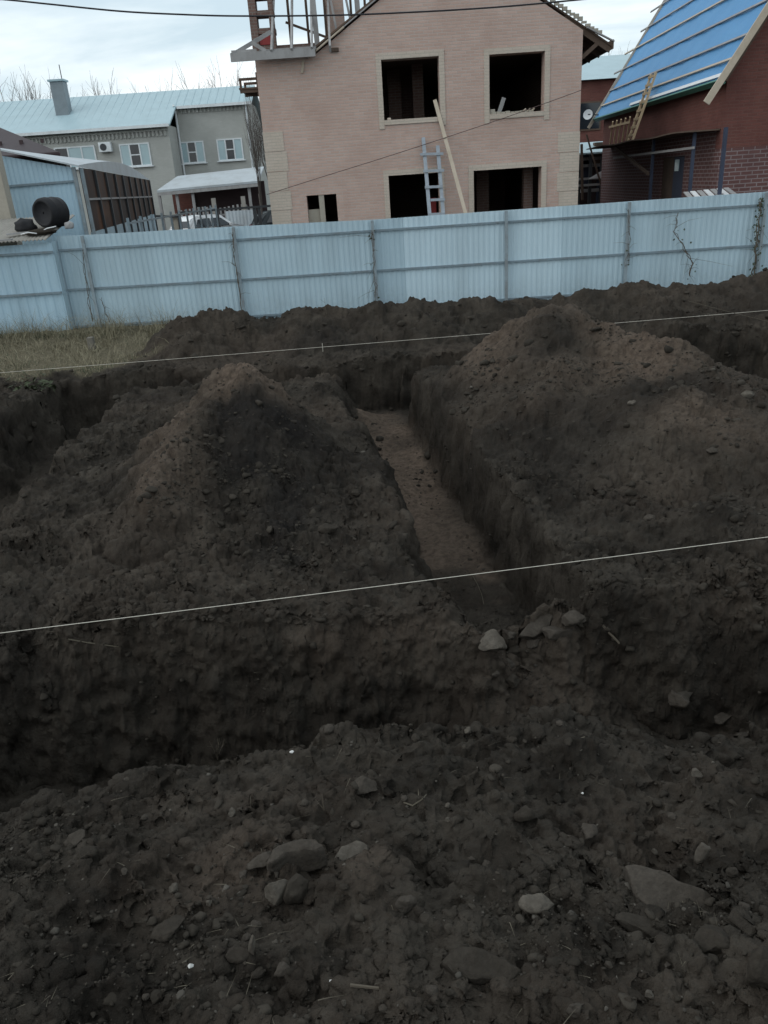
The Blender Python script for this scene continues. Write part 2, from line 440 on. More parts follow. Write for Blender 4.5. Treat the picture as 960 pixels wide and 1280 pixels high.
def sheet_mat(name, col, dirt=.3):
    m, nt, b = nodes(name)
    co = objco(nt, 1.2, 1, .25)
    c = mixc(nt, ramp(nt, noi(nt, 1.3, 4, .55, co, .2), .45, .95), col, tuple(x * .72 for x in col))
    t = nt.nodes.new('ShaderNodeTexCoord'); sp = nt.nodes.new('ShaderNodeSeparateXYZ'); nt.links.new(t.outputs['Object'], sp.inputs[0])
    low = ramp(nt, sp.outputs[2], .75, .05)                   # mud splashed on the lower edge
    mm = nt.nodes.new('ShaderNodeMath'); mm.operation = 'MULTIPLY'; nt.links.new(low, mm.inputs[0]); nt.links.new(ramp(nt, noi(nt, 9, 5, .7, t.outputs['Object']), .35, .7), mm.inputs[1])
    m2 = nt.nodes.new('ShaderNodeMath'); m2.operation = 'MULTIPLY'; m2.inputs[1].default_value = dirt; nt.links.new(mm.outputs[0], m2.inputs[0])
    c = mixc(nt, m2.outputs[0], c, (.12, .105, .085))
    nt.links.new(c, b.inputs['Base Color']); b.inputs['Roughness'].default_value = .5; b.inputs['Specular IOR Level'].default_value = .35
    return m


M['sheet'] = sheet_mat('blue_grey_sheet', (.39, .52, .59))
M['sheet_light'] = sheet_mat('light_blue_sheet', (.46, .60, .675), .2)
M['sheet_dull'] = sheet_mat('dull_blue_sheet', (.355, .48, .55), .35)
M['sheet_bright'] = sheet_mat('bright_blue_sheet', (.37, .525, .625), .3)
M['rail'] = plain('rail_metal', (.20, .27, .315), .6, (.13, .12, .11), .5, 4, fine=.2)
M['post'] = plain('post_metal', (.27, .34, .38), .6, (.14, .12, .10), .6, 4, fine=.25)
M['brick_pink'] = brick_mat('pink_brick', (.545, .402, .345), (.48, .347, .293), (.47, .405, .365), blotch=(.38, .265, .22), amt=.5)
M['brick_cream'] = brick_mat('cream_brick', (.545, .475, .405), (.505, .435, .37), (.46, .42, .36), blotch=(.42, .36, .29), amt=.4)
M['brick_red'] = brick_mat('red_brick', (.175, .072, .060), (.135, .058, .049), (.15, .08, .068), axis='sum', blotch=(.10, .04, .035), amt=.7)
M['brick_brown'] = brick_mat('brown_brick', (.145, .075, .07), (.115, .06, .058), (.24, .20, .20), axis='sum', blotch=(.09, .05, .05), amt=.5, bh=.10, bw=.30, mort=.014)
M['brick_grey'] = brick_mat('grey_brick', (.44, .455, .43), (.40, .415, .39), (.42, .43, .41), blotch=(.32, .33, .31), amt=.5)
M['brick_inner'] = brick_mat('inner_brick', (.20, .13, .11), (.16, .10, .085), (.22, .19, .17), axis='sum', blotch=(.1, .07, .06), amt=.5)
M['concrete'] = plain('concrete', (.33, .315, .285), .9, (.2, .19, .17), .5, 2, bmp=.004)
M['dry_stub'] = plain('dry_stub', (.15, .14, .12), .9)
M['plaster'] = plain('plaster', (.37, .345, .29), .9, (.24, .22, .19), .5, 1.2)
M['wood_grey'] = plain('weathered_wood', (.33, .33, .33), .85, (.17, .16, .15), .5, 5, stretch=(1, 1, .3))
M['wood_dark'] = plain('dark_wood', (.12, .085, .065), .9, (.06, .045, .035), .5, 5)
M['wood_new'] = plain('new_wood', (.52, .40, .255), .8, (.36, .26, .16), .5, 5)
M['wood_pale'] = plain('pale_wood', (.50, .435, .35), .8, (.34, .29, .22), .5, 5)
M['ladder'] = plain('painted_ladder', (.34, .39, .44), .7, (.22, .24, .26), .5, 6)
M['blue_film'] = plain('blue_roof_film', (.065, .25, .50), .55, (.08, .285, .54), .6, .9, fine=.12, bmp=.01, spec=.4)  # lighter blue mottling paints the sheen of wrinkles in the film
M['green_trim'] = plain('green_trim', (.06, .19, .15), .6)
M['white_trim'] = plain('white_trim', (.70, .72, .73), .5, (.5, .52, .52), .4, 3)
M['roof_grey'] = plain('blue_grey_roof', (.36, .49, .535), .5, (.30, .41, .45), .6, 1.5, spec=.4)
M['chimney_sheet'] = plain('chimney_sheet', (.22, .265, .29), .6, (.15, .18, .2), .5, 2)
M['roof_tin'] = plain('tin_roof', (.42, .47, .50), .5, (.28, .29, .29), .5, 1.3)
M['roof_brown'] = plain('dark_brown_roof', (.062, .052, .058), .6, (.04, .033, .036), .5, 2)
M['soffit'] = plain('dark_soffit', (.045, .028, .03), .6)
M['black'] = plain('black_plastic', (.012, .013, .016), .7, (.022, .021, .02), .5, 3)
M['brown_panel'] = plain('brown_panel', (.034, .021, .017), .6, (.17, .07, .025), .55, .8, spec=.1, stretch=(1, 1, .8))  # orange blotches over the dark brown
M['glass'] = plain('window_glass', (.02, .024, .03), .08, spec=.6)
M['pvc'] = plain('white_pvc', (.72, .77, .79), .4)
M['blind'] = plain('closed_sash', (.36, .50, .535), .15, (.30, .42, .46), .4, 2, spec=.6)
M['white_paint'] = plain('white_car_paint', (.80, .82, .83), .25, (.7, .72, .72), .2, 3, spec=.5)
M['dark_paint'] = plain('dark_car_paint', (.05, .06, .065), .25, spec=.5)
M['red_lamp'] = plain('red_lamp', (.18, .03, .035), .2)
M['tyre'] = plain('tyre', (.02, .02, .02), .85)
M['metal_dark'] = plain('dark_metal', (.05, .055, .06), .5)
M['blue_post'] = plain('blue_post', (.04, .052, .085), .6)
M['yard'] = plain('yard', (.12, .11, .095), .95, (.06, .055, .045), .6, .6)
M['red_cloth'] = plain('red_panel', (.30, .05, .05), .7)

# ------------------------------------------------------------------ mesh helpers
ORG = {}


class MB:
    def __init__(s): s.v = []; s.f = []
    def add(s, vs, fs):
        o = len(s.v); s.v += [tuple(map(float, p)) for p in vs]; s.f += [tuple(i + o for i in q) for q in fs]; return s
    def box(s, x0, x1, y0, y1, z0, z1):
        vs = [(x, y, z) for x in (x0, x1) for y in (y0, y1) for z in (z0, z1)]
        return s.add(vs, [(0, 1, 3, 2), (4, 6, 7, 5), (0, 4, 5, 1), (2, 3, 7, 6), (0, 2, 6, 4), (1, 5, 7, 3)])
    def bar(s, p0, p1, w, h, upv=(0, 0, 1)):
        p0 = Vector(p0); p1 = Vector(p1); d = (p1 - p0).normalized(); u = Vector(upv)
        if abs(d.dot(u)) > .98: u = Vector((0, 1, 0))
        a = d.cross(u).normalized(); b = a.cross(d).normalized()
        vs = []
        for p in (p0, p1):
            for i, j in ((-1, -1), (1, -1), (1, 1), (-1, 1)): vs.append(p + a * (i * w / 2) + b * (j * h / 2))
        return s.add(vs, [(0, 3, 2, 1), (4, 5, 6, 7), (0, 1, 5, 4), (1, 2, 6, 5), (2, 3, 7, 6), (3, 0, 4, 7)])
    def tube(s, pts, r, n=6, r1=None, cap=True):
        pts = [Vector(p) for p in pts]; k = len(pts); vs = []
        for i, p in enumerate(pts):
            d = (pts[min(i + 1, k - 1)] - pts[max(i - 1, 0)])
            d = d.normalized() if d.length > 1e-9 else Vector((0, 0, 1))
            u = Vector((0, 0, 1)) if abs(d.z) < .95 else Vector((1, 0, 0))
            a = d.cross(u).normalized(); b = a.cross(d)
            rr = r if r1 is None else r + (r1 - r) * i / max(k - 1, 1)
            for j in range(n):
                t = 2 * math.pi * j / n; vs.append(p + a * (rr * math.cos(t)) + b * (rr * math.sin(t)))
        fs = [(i * n + j, i * n + (j + 1) % n, (i + 1) * n + (j + 1) % n, (i + 1) * n + j) for i in range(k - 1) for j in range(n)]
        if cap: fs += [tuple(range(n - 1, -1, -1)), tuple((k - 1) * n + j for j in range(n))]
        return s.add(vs, fs)
    def prism(s, poly, d):
        """polygon (3-d points) pushed along the vector d"""
        k = len(poly); d = Vector(d); vs = [Vector(p) for p in poly] + [Vector(p) + d for p in poly]
        return s.add(vs, [tuple(range(k)), tuple(range(2 * k - 1, k - 1, -1))] + [(i, i + k, (i + 1) % k + k, (i + 1) % k) for i in range(k)])
    def corr(s, p0, p1, z0, z1, period=.115, depth=.010, thick=.002):
        """trapezoidal profiled sheet standing between two ground points; z1 may be (left, right)"""
        p0 = Vector((p0[0], p0[1], 0)); p1 = Vector((p1[0], p1[1], 0)); L = (p1 - p0).length; d = (p1 - p0) / L
        nrm = Vector((d.y, -d.x, 0)); prof = []
        x = 0
        while x < L:
            for a, o in ((0, 0), (.36, 0), (.5, 1), (.86, 1)):
                if x + a * period <= L: prof.append((x + a * period, o * depth))
            x += period
        prof.append((L, 0))
        zt = z1 if isinstance(z1, tuple) else (z1, z1)
        vs = []
        for off in (0, -thick):
            for a, o in prof:
                q = p0 + d * a + nrm * (o + off)
                t = a / L
                vs += [(q.x, q.y, z0), (q.x, q.y, zt[0] + (zt[1] - zt[0]) * t)]
        n = len(prof); fs = []
        for i in range(n - 1):
            fs.append((2 * i, 2 * i + 2, 2 * i + 3, 2 * i + 1)); o = 2 * n
            fs.append((o + 2 * i, o + 2 * i + 1, o + 2 * i + 3, o + 2 * i + 2))
            fs.append((2 * i + 1, 2 * i + 3, o + 2 * i + 3, o + 2 * i + 1))
        return s.add(vs, fs)
    def build(s, name, mat, parent=None, smooth=False, local=False, bevel=0):
        me = bpy.data.meshes.new(name)
        o = Vector((0, 0, 0)) if (parent is None or local) else ORG.get(parent.name, Vector((0, 0, 0)))
        me.from_pydata([(p[0] - o.x, p[1] - o.y, p[2] - o.z) for p in s.v], [], s.f); me.update()
        me.materials.append(M[mat] if isinstance(mat, str) else mat)
        if smooth: me.polygons.foreach_set('use_smooth', [True] * len(me.polygons))
        ob = bpy.data.objects.new(name, me); COL.objects.link(ob)
        if parent: ob.parent = parent; ORG[ob.name] = o if not local else Vector((0, 0, 0))
        if bevel:
            b = ob.modifiers.new('bevel', 'BEVEL'); b.width = bevel; b.segments = 2; b.limit_method = 'ANGLE'
        return ob


def tag(o, label=None, cat=None, group=None, kind=None):
    for k, v in (('label', label), ('category', cat), ('group', group), ('kind', kind)):
        if v: o[k] = v
    return o


def thing(name, label, cat, loc=(0, 0, 0), rz=0, group=None):
    o = bpy.data.objects.new(name, None); COL.objects.link(o); o.empty_display_size = .1
    o.location = loc; o.rotation_euler = (0, 0, rz); ORG[o.name] = Vector(loc)
    return tag(o, label, cat, group)


def recentre(ob):
    """move a one-mesh thing's origin to its base"""
    me = ob.data; n = len(me.vertices); c = np.empty(n * 3, np.float32); me.vertices.foreach_get('co', c); c = c.reshape(-1, 3)
    b = np.array([c[:, 0].mean(), c[:, 1].mean(), c[:, 2].min()]); c -= b
    me.vertices.foreach_set('co', c.ravel().astype(np.float32)); me.update(); ob.location = b
    return ob


def bigmesh(name, verts, quads, mat, smooth=True, nside=4):
    me = bpy.data.meshes.new(name)
    me.vertices.add(len(verts)); me.vertices.foreach_set('co', np.ascontiguousarray(verts, np.float32).ravel())
    nf = len(quads); me.loops.add(nf * nside); me.loops.foreach_set('vertex_index', np.ascontiguousarray(quads, np.int32).ravel())
    me.polygons.add(nf); me.polygons.foreach_set('loop_start', np.arange(0, nf * nside, nside, dtype=np.int32))
    try: me.polygons.foreach_set('loop_total', np.full(nf, nside, np.int32))
    except Exception: pass
    me.update(calc_edges=True)
    me.polygons.foreach_set('use_smooth', np.full(nf, smooth, bool))
    me.materials.append(M[mat])
    ob = bpy.data.objects.new(name, me); COL.objects.link(ob)
    return ob


# ------------------------------------------------------------------ ground meshes
VI = np.arange(NU * NV).reshape(NV, NU)
Q = np.stack([VI[:-1, :-1], VI[:-1, 1:], VI[1:, 1:], VI[1:, :-1]], -1).reshape(-1, 4)
fc = lambda a: a[:-1, :-1].ravel()
fx, fy = fc(XX), fc(YY)
region = np.zeros(len(Q), np.int8)
wob = fc(.035 * vn2(XX * 3, YY * 3, 95))
region[fc(hL) > .085 + wob] = 1
region[(fc(hR) > .085 + wob) & (fx > .7)] = 2
region[(fc(hB) > .075 + wob) & (fx < 4.35)] = 3
region[(fc(hB) > .075 + wob) & (fx >= 4.35)] = 4
Pf = P.reshape(-1, 3); cf_, tf_ = clay.ravel(), turf.ravel()
for rid, nm, lab, cat in ((0, 'ground', None, None),
        (1, 'soil_heap', 'pointed heap of black soil with a reddish brown top, left of the middle trench', 'soil heap'),
        (2, 'soil_heap', 'broad double crested heap of dug soil on the right of the middle trench', 'soil heap'),
        (3, 'soil_heap', 'long low bank of black soil thrown up along the blue fence', 'soil heap'),
        (4, 'soil_heap', 'brown soil mound against the fence behind the far right trench', 'soil heap')):
    q = Q[region == rid]
    used, inv = np.unique(q, return_inverse=True)
    ob = bigmesh(nm, Pf[used], inv.reshape(-1, 4), 'soil')
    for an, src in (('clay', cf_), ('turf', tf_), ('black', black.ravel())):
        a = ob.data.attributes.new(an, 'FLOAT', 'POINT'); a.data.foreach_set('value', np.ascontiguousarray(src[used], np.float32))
    if rid == 0: tag(ob, kind='structure')
    else: tag(ob, lab, cat, 'heaps of dug soil')
# surroundings out to the horizon
loop = np.concatenate([VI[0, :], VI[1:, -1], VI[-1, -2::-1], VI[-2:0:-1, 0]])
bp = Pf[loop]; c0 = np.array([0, 9.0])
dr = bp[:, :2] - c0; rr = np.linalg.norm(dr, axis=1, keepdims=True); dr /= rr
rings = [bp]
for k in (1.5, 6, 40, 2500):
    q = np.concatenate([bp[:, :2] + dr * k, (bp[:, 2:3] * (.5 if k < 2 else 0))], 1); rings.append(q)
n = len(loop); V = np.concatenate(rings); F = []
ii = np.arange(n); jj = (ii + 1) % n
for k in range(4): F.append(np.stack([k * n + ii, (k + 1) * n + ii, (k + 1) * n + jj, k * n + jj], -1))
tag(bigmesh('terrain', V, np.concatenate(F), 'soil'), kind='structure')

# ------------------------------------------------------------------ clods, gravel, straw (too many to count)

def scatter_pts(cnt, wfun):
    w = wfun.ravel().astype(np.float64); w = np.maximum(w, 0); w /= w.sum()
    idx = rng.choice(w.size, cnt, p=w)
    return Pf[idx] + np.stack([rng.normal(0, .004, cnt), rng.normal(0, .004, cnt), np.zeros(cnt)], 1)


tmp = bmesh.new(); bmesh.ops.create_icosphere(tmp, subdivisions=2, radius=1)
V2 = np.array([v.co[:] for v in tmp.verts]); F2 = np.array([[v.index for v in f.verts] for f in tmp.faces]); tmp.free()
LIB = []
for k in range(10):                                             # broken, many-sided crumbs
    v = V2.copy()
    for c in range(9):
        nn = rng.normal(0, 1, 3); nn /= np.linalg.norm(nn); e = np.maximum(v @ nn - (.45 + .4 * rng.random()), 0); v -= e[:, None] * nn
    v *= (1 + .16 * vn3(v[:, 0] * 2 + k * 9, v[:, 1] * 2, v[:, 2] * 2, 5) + .10 * vn3(v[:, 0] * 5 + k * 9, v[:, 1] * 5, v[:, 2] * 5, 6))[:, None]
    LIB.append(v)
LIB = np.array(LIB)


def lumps(name, pts, rad, mat, flat=.75):
    k = len(pts); nv = V2.shape[0]
    sh = LIB[rng.integers(0, len(LIB), k)] * np.stack([1 + .4 * rng.random(k), .8 + .3 * rng.random(k), flat * (.7 + .6 * rng.random(k))], -1)[:, None, :] * rad[:, None, None]
    a = rng.random(k) * 6.283; ca, sa = np.cos(a)[:, None], np.sin(a)[:, None]
    x = sh[..., 0] * ca - sh[..., 1] * sa; y = sh[..., 0] * sa + sh[..., 1] * ca
    v = np.stack([x, y, sh[..., 2]], -1) + pts[:, None, :] + np.array([0, 0, .05])[None, None] * rad[:, None, None]
    f = (F2[None] + (np.arange(k) * nv)[:, None, None]).reshape(-1, 3)
    return tag(bigmesh(name, v.reshape(-1, 3), f, mat, True, 3), kind='stuff')


vis = (np.abs(UU) < .75) * sst(.9, 1.2, YY)
patch = np.clip(.25 + fbm2(XX, YY, 1.3, 3, 97), 0, 1) ** 2
flat_w = vis * (1 - SS * .6) * (1 - turf) * sst(16.5, 15.8, YY) * (.22 + 1.5 * patch)
near = sst(4.2, 3.3, YY)
blkw = blk * 1.5
pts = scatter_pts(20000, flat_w * (.7 + .15 * near + blkw))
rad = np.clip(.0036 * (rng.pareto(2.2, len(pts)) + 1), .003, .026) * np.clip(.4 + pts[:, 1] / 4.5, .8, 3.0)
p2 = scatter_pts(4200, vis * (1 - SS) * (sst(.1, .3, hL) + .8 * sst(.1, .3, hR) + .5 * sst(.1, .3, hB) + .25 * (1 - turf) * sst(4.6, 4.9, YY)) * (.3 + patch))
r2 = np.clip(.011 * (rng.pareto(2.6, len(p2)) + 1), .009, .05)
lumps('soil_clods', np.concatenate([pts, p2 - [0, 0, .006]]), np.concatenate([rad, r2]), 'clod')
pts = scatter_pts(1900, flat_w * (.25 + near * 1.3 + .4 * sst(.1, .3, hR)))
rad = np.clip(.0026 * (rng.pareto(2.3, len(pts)) + 1), .0025, .016) * np.clip(.6 + pts[:, 1] / 6.0, .8, 2.0)
lumps('gravel', pts, rad, 'gravel')


def blades(name, pts, length, width, mat, lean, segs=3, up=1.0):
    k = len(pts); a = rng.random(k) * 6.283; out = np.stack([np.cos(a), np.sin(a), np.zeros(k)], -1)
    side = np.stack([-np.sin(a), np.cos(a), np.zeros(k)], -1); side = side + rng.normal(0, .3, (k, 3))
    vs = []
    for i in range(segs + 1):
        t = i / segs
        c = pts + out * (lean * length * t ** 1.6)[:, None] + np.array([0, 0, 1.0]) * (up * length * t * (1 - .35 * t * np.minimum(lean, 1.5)))[:, None]
        w = width * (1 - .85 * t)
        vs += [c - side * w[:, None] / 2, c + side * w[:, None] / 2]
    v = np.stack(vs, 1); m = v.shape[1]; fs = []
    for i in range(segs): fs.append([2 * i, 2 * i + 1, 2 * i + 3, 2 * i + 2])
    f = (np.array(fs)[None] + (np.arange(k) * m)[:, None, None]).reshape(-1, 4)
    return tag(bigmesh(name, v.reshape(-1, 3), f, mat, True, 4), kind='stuff')


pts = scatter_pts(420, flat_w * (.5 + near * .5) * (YY < 12))
k = len(pts); ln = (.012 + .035 * rng.random(k) ** 2) * np.clip(.6 + pts[:, 1] / 7, .8, 1.8)
blades('straw_litter', pts + [0, 0, .006], ln, .0022 + .0012 * rng.random(k) * pts[:, 1] / 4, 'straw', np.full(k, 2.2), up=.25)
gw = turf * (np.abs(UU) < .8) * sst(17.3, 17.0, YY)
pts = scatter_pts(15000, gw * (.3 + np.clip(.4 + fbm2(XX, YY, 1.7, 3, 98), 0, 1)) * (.35 + .9 * sst(14.5, 16.5, YY)))
k = len(pts)
blades('dry_grass', pts, (.05 + .30 * rng.random(k) ** 3) * (1 + 1.2 * sst(15.6, 16.8, pts[:, 1])), np.full(k, .007), 'grass', .3 + 1.3 * rng.random(k))
pts = scatter_pts(2600, gw * np.clip(vn2(XX * 1.2, YY * 1.2, 99), 0, 1))
k = len(pts)
blades('green_grass', pts, .05 + .14 * rng.random(k) ** 2, np.full(k, .010), 'green', .3 + 1.0 * rng.random(k))

# ------------------------------------------------------------------ rocks that can be told apart
def rock_mesh(name, px, py, wpx, hpx, seed, mat, aspect=1.0, tilt=(0, 0, 0), cuts=9, sink=.30, flat=None, lift=0):
    """one angular stone lying where it lies on the soil; w/h are its apparent size"""
    p, t = hit(px, py)
    s = t / FOC
    W = wpx * s; Hh = hpx * s
    r = np.random.default_rng(seed)
    bm = bmesh.new(); bmesh.ops.create_icosphere(bm, subdivisions=4, radius=1)
    pl = []
    for i in range(cuts):
        nn = Vector(r.normal(0, 1, 3)).normalized(); pl.append((nn, .50 + .38 * r.random()))
    off = Vector(r.random(3) * 50)
    for v in bm.verts:
        c = v.co.copy()
        for nn, d in pl:
            e = c.dot(nn) - d
            if e > 0: c -= nn * e
        c *= 1 + .16 * mnoise.noise(c * 1.6 + off) + .07 * mnoise.noise(c * 4 + off) + .035 * mnoise.noise(c * 13 + off)
        v.co = c
    rot = Matrix.Rotation(R_(tilt[2]), 3, 'Z') @ Matrix.Rotation(R_(tilt[1]), 3, 'Y') @ Matrix.Rotation(R_(tilt[0]), 3, 'X')
    hz = (flat if flat is not None else .8) * Hh / 2
    for v in bm.verts:
        v.co = rot @ Vector((v.co.x * W / 2 * 1.12, v.co.y * W / 2 * aspect, v.co.z * hz * 1.15))
    zmin = min(v.co.z for v in bm.verts); zmax = max(v.co.z for v in bm.verts)
    base = Vector((p[0], p[1], Hfun(np.array([p[0]]), np.array([p[1]]))[0] - (zmax - zmin) * sink + lift))
    for v in bm.verts: v.co.z -= zmin
    me = bpy.data.meshes.new(name); bm.to_mesh(me); bm.free()
    me.polygons.foreach_set('use_smooth', [True] * len(me.polygons))
    me.materials.append(M[mat])
    o = bpy.data.objects.new(name, me); COL.objects.link(o); o.location = base
    return o


ROCKS = [
 # px, py, w, h, mat, aspect, tilt, label, extra
 (893, 1182, 56, 46, 'dark_stone', .8, (0, 10, 30), 'rounded dark rock tucked under the lower end of the largest slab', {}),
 (800, 1160, 70, 18, 'dark_stone', .5, (10, 12, -18), 'thin flake of dark rock lying along the lower side of the largest slab', dict(cuts=12)),
 (330, 1076, 40, 14, 'stone', .6, (0, -14, 10), 'flat pale stone leaning against the left end of the domed rock', {}),
 (346, 1120, 30, 34, 'pale_stone', .8, (0, 8, 20), 'pale egg shaped stone below the domed rock', dict(flat=1.1)),
 (372, 1118, 36, 40, 'dark_stone', .8, (0, 0, 50), 'dark lump of stone touching the pale egg shaped stone', dict(flat=1.0)),
 (669, 1134, 38, 24, 'pale_stone', .75, (0, 4, 0), 'smooth pale oval stone lying alone left of the largest slab', dict(cuts=4, sink=.2)),
 (459, 984, 34, 26, 'stone', .8, (0, 0, 15), 'grey stone on the trench brink behind the flat pale rock', {}),
 (97, 1054, 30, 22, 'stone', .8, (0, 0, 40), 'grey angular stone at the left above the trampled soil', {}),
 (735, 1042, 28, 22, 'stone', .8, (0, 0, 70), 'grey block of stone above and left of the largest slab', {}),
 (656, 1022, 28, 26, 'dark_stone', .8, (0, 0, 10), 'dark round stone left of the grey block of stone', {}),
 (877, 1076, 16, 26, 'pale_stone', .8, (0, 10, 0), 'small pale stone standing upright above the right end of the largest slab', dict(flat=1.3, sink=.15)),
 (720, 1264, 24, 20, 'stone', .8, (0, 0, 0), 'grey stone nearest the bottom edge, right of the half buried slab', {}),
 (952, 1222, 46, 62, 'dark_stone', .8, (0, 0, 0), 'bulky dark rock cut off by the right edge of the foreground', dict(flat=1.1)),
 (300, 1196, 30, 26, 'dark_stone', .8, (0, 0, 0), 'dark rounded stone touching a thin pale upright stone', {}),
 (316, 1194, 11, 26, 'pale_stone', 1.2, (0, 8, 0), 'thin pale stone on edge beside a dark rounded stone', dict(flat=1.4, sink=.15)),
 (507, 1134, 26, 20, 'stone', .8, (0, 0, 30), 'grey stone between the pale egg shaped stone and the smooth oval stone', {}),
 (212, 1164, 40, 24, 'dark_stone', .8, (0, 0, 30), 'dark lump of rock in the trampled soil at lower left', {}),
 (617, 812, 34, 30, 'pale_stone', .85, (0, 0, 20), 'pale blocky stone at the left of the rubble in the trench mouth', dict(flat=1.0, sink=.15)),
 (714, 778, 38, 18, 'stone', .7, (10, -6, 0), 'flat stone right of the leaning slab on the rubble', dict(cuts=14, sink=.1)),
 (693, 796, 46, 22, 'stone', .6, (10, 4, 6), 'broad grey stone just below the leaning slab on the rubble', dict(cuts=14, sink=.2)),
 (638, 800, 16, 12, 'stone', .8, (0, 0, 0), 'little pale stone against the blocky stone of the rubble', {}),
 (668, 806, 20, 16, 'stone', .8, (0, 0, 30), 'small pale stone below the middle of the leaning slab', {}),
 (631, 832, 26, 16, 'stone', .7, (0, 8, 0), 'grey stone under the pale blocky stone of the rubble', {}),
 (645, 818, 22, 16, 'dark_stone', .8, (0, 0, 0), 'dark stone in the middle of the rubble heap', {}),
 (617, 846, 16, 12, 'stone', .8, (0, 0, 0), 'small stone that has rolled down the left of the rubble', {}),
 (640, 856, 20, 18, 'dark_stone', .8, (0, 0, 0), 'lowest dark stone at the foot of the rubble', {}),
 (849, 884, 34, 28, 'stone', .85, (0, 0, 20), 'grey boulder on the trench floor below the right bank', dict(flat=1.0, sink=.15)),
 (903, 900, 22, 16, 'stone', .8, (0, 0, 0), 'grey stone right of the boulder on the trench floor', {}),
 (812, 890, 14, 12, 'dark_stone', .8, (0, 0, 0), 'dark stone left of the boulder on the trench floor', {}),
 (935, 495, 18, 13, 'pale_stone', .8, (0, 0, 0), 'pale stone on the right shoulder of the broad crested heap', {}),
 (890, 566, 14, 11, 'stone', .8, (0, 0, 0), 'grey stone low on the right slope of the broad crested heap', {}),
 (790, 505, 10, 8, 'pale_stone', .8, (0, 0, 0), 'small pale stone under the crest of the broad heap', {}),
 (812, 648, 14, 8, 'stone', .8, (0, 0, 0), 'flat stone on the level ground right of the middle trench', {}),
 (410, 664, 24, 14, 'dark_stone', .7, (0, 0, 10), 'dark clod like stone at the right foot of the pointed heap', {}),
 (445, 618, 18, 12, 'dark_stone', .7, (0, 0, 10), 'dark stone on the left brink of the middle trench', {}),
 (365, 941, 6, 4, 'chip', .8, (0, 0, 0), 'bright white chip on the brink of the near trench', {}),
 (239, 1208, 8, 7, 'chip', .6, (0, 20, 30), 'bright white chip in the soil at lower left', {}),
 (728, 992, 3, 3, 'chip', .8, (0, 0, 0), 'tiny white fleck painted as a glint above the grey block of stone', {}),  # white fleck standing in for a glint of light
 (414, 1228, 5, 7, 'chip', .7, (0, 0, 0), 'small white chip left of the stick at the bottom', {}),
]
SLABS = [
 (([(781, 1082), (800, 1080), (826, 1086), (850, 1101), (880, 1108), (900, 1124), (913, 1152), (908, 1163), (880, 1153), (850, 1150), (815, 1141), (795, 1120)], (-.18, -.45, 1), .075, 'stone', 3, (845, 1122)), 'largest slab of grey rock, lying tilted in the dark foreground soil'),
 (([(330, 1074), (346, 1057), (368, 1048), (396, 1048), (405, 1057), (390, 1062), (356, 1066), (340, 1076)], (-.05, .02, 1), .085, 'stone', 9, (368, 1076)), 'domed dark rock with a pale upper edge beside a dark hollow'),
 (([(416, 1074), (426, 1058), (446, 1049), (460, 1056), (458, 1074), (440, 1078)], (-.1, -.35, 1), .045, 'pale_stone', 5, (440, 1066)), 'flat pale rock just right of the domed rock'),
 (([(550, 1200), (572, 1182), (604, 1184), (632, 1200), (652, 1214), (640, 1226), (604, 1224), (572, 1222)], (.05, -.25, 1), .06, 'dark_stone', 7, (600, 1206)), 'wide dark slab half buried near the bottom of the foreground'),
 (([(648, 794), (664, 775), (686, 763), (691, 770), (686, 784), (668, 796)], (-.15, -.75, 1), .06, 'stone', 11, (671, 786)), 'long pale slab leaning up on top of the rubble in the trench mouth'),
]
for i, (px, py, ww, hh, mt, asp, tl, lab, ex) in enumerate(ROCKS):
    chip = mt == 'chip'
    tag(rock_mesh('stone_chip' if chip else 'rock', px, py, ww, hh, 100 + i, mt, asp, tl, **ex), lab, 'stone chip' if chip else 'rock', 'white chips in the soil' if chip else 'rocks dug out of the trenches')
def slab_rock(name, outline, n, thick, mat, seed, depth_px):
    """a flat broken slab: outline lies in a tilted plane through the soil, pushed back by its thickness"""
    p0, t = hit(*depth_px); n = np.array(n, float); n /= np.linalg.norm(n); p0 = p0 + n * thick * .62
    pts = []
    for q in outline:
        d = ray(*q); pts.append(CAM + d * ((p0 - CAM) @ n) / (d @ n))
    c = sum(pts) / len(pts); bm = bmesh.new()
    v0 = [bm.verts.new(p) for p in pts]; v1 = [bm.verts.new(c + (p - c) * 1.06 - n * thick * (.8 + .4 * rng.random())) for p in pts]
    k = len(pts); bm.faces.new(v0); bm.faces.new(v1[::-1])
    for i in range(k): bm.faces.new((v0[i], v1[i], v1[(i + 1) % k], v0[(i + 1) % k]))
    bmesh.ops.recalc_face_normals(bm, faces=bm.faces)
    bmesh.ops.bevel(bm, geom=bm.edges[:], offset=thick * .16, segments=2, affect='EDGES', profile=.6)
    bmesh.ops.triangulate(bm, faces=bm.faces)
    bmesh.ops.subdivide_edges(bm, edges=bm.edges, cuts=3, use_grid_fill=True); bmesh.ops.triangulate(bm, faces=bm.faces)
    off = Vector((seed, seed * 3, 1)); s_ = thick
    for v in bm.verts:
        q = v.co / s_; v.co = v.co + Vector(n) * s_ * (.16 * mnoise.noise(q * .8 + off) + .11 * mnoise.noise(q * 2.2 + off) + .06 * mnoise.noise(q * 6 + off)) + Vector((mnoise.noise(q * 1.7 - off), mnoise.noise(q * 1.7 + off * 2), 0)) * s_ * .10
    me = bpy.data.meshes.new(name); bm.to_mesh(me); bm.free(); me.polygons.foreach_set('use_smooth', [True] * len(me.polygons)); me.materials.append(M[mat])
    o = bpy.data.objects.new(name, me); COL.objects.link(o); return recentre(o)


for args, lab in SLABS: tag(slab_rock('rock', *args), lab, 'rock', 'rocks dug out of the trenches')
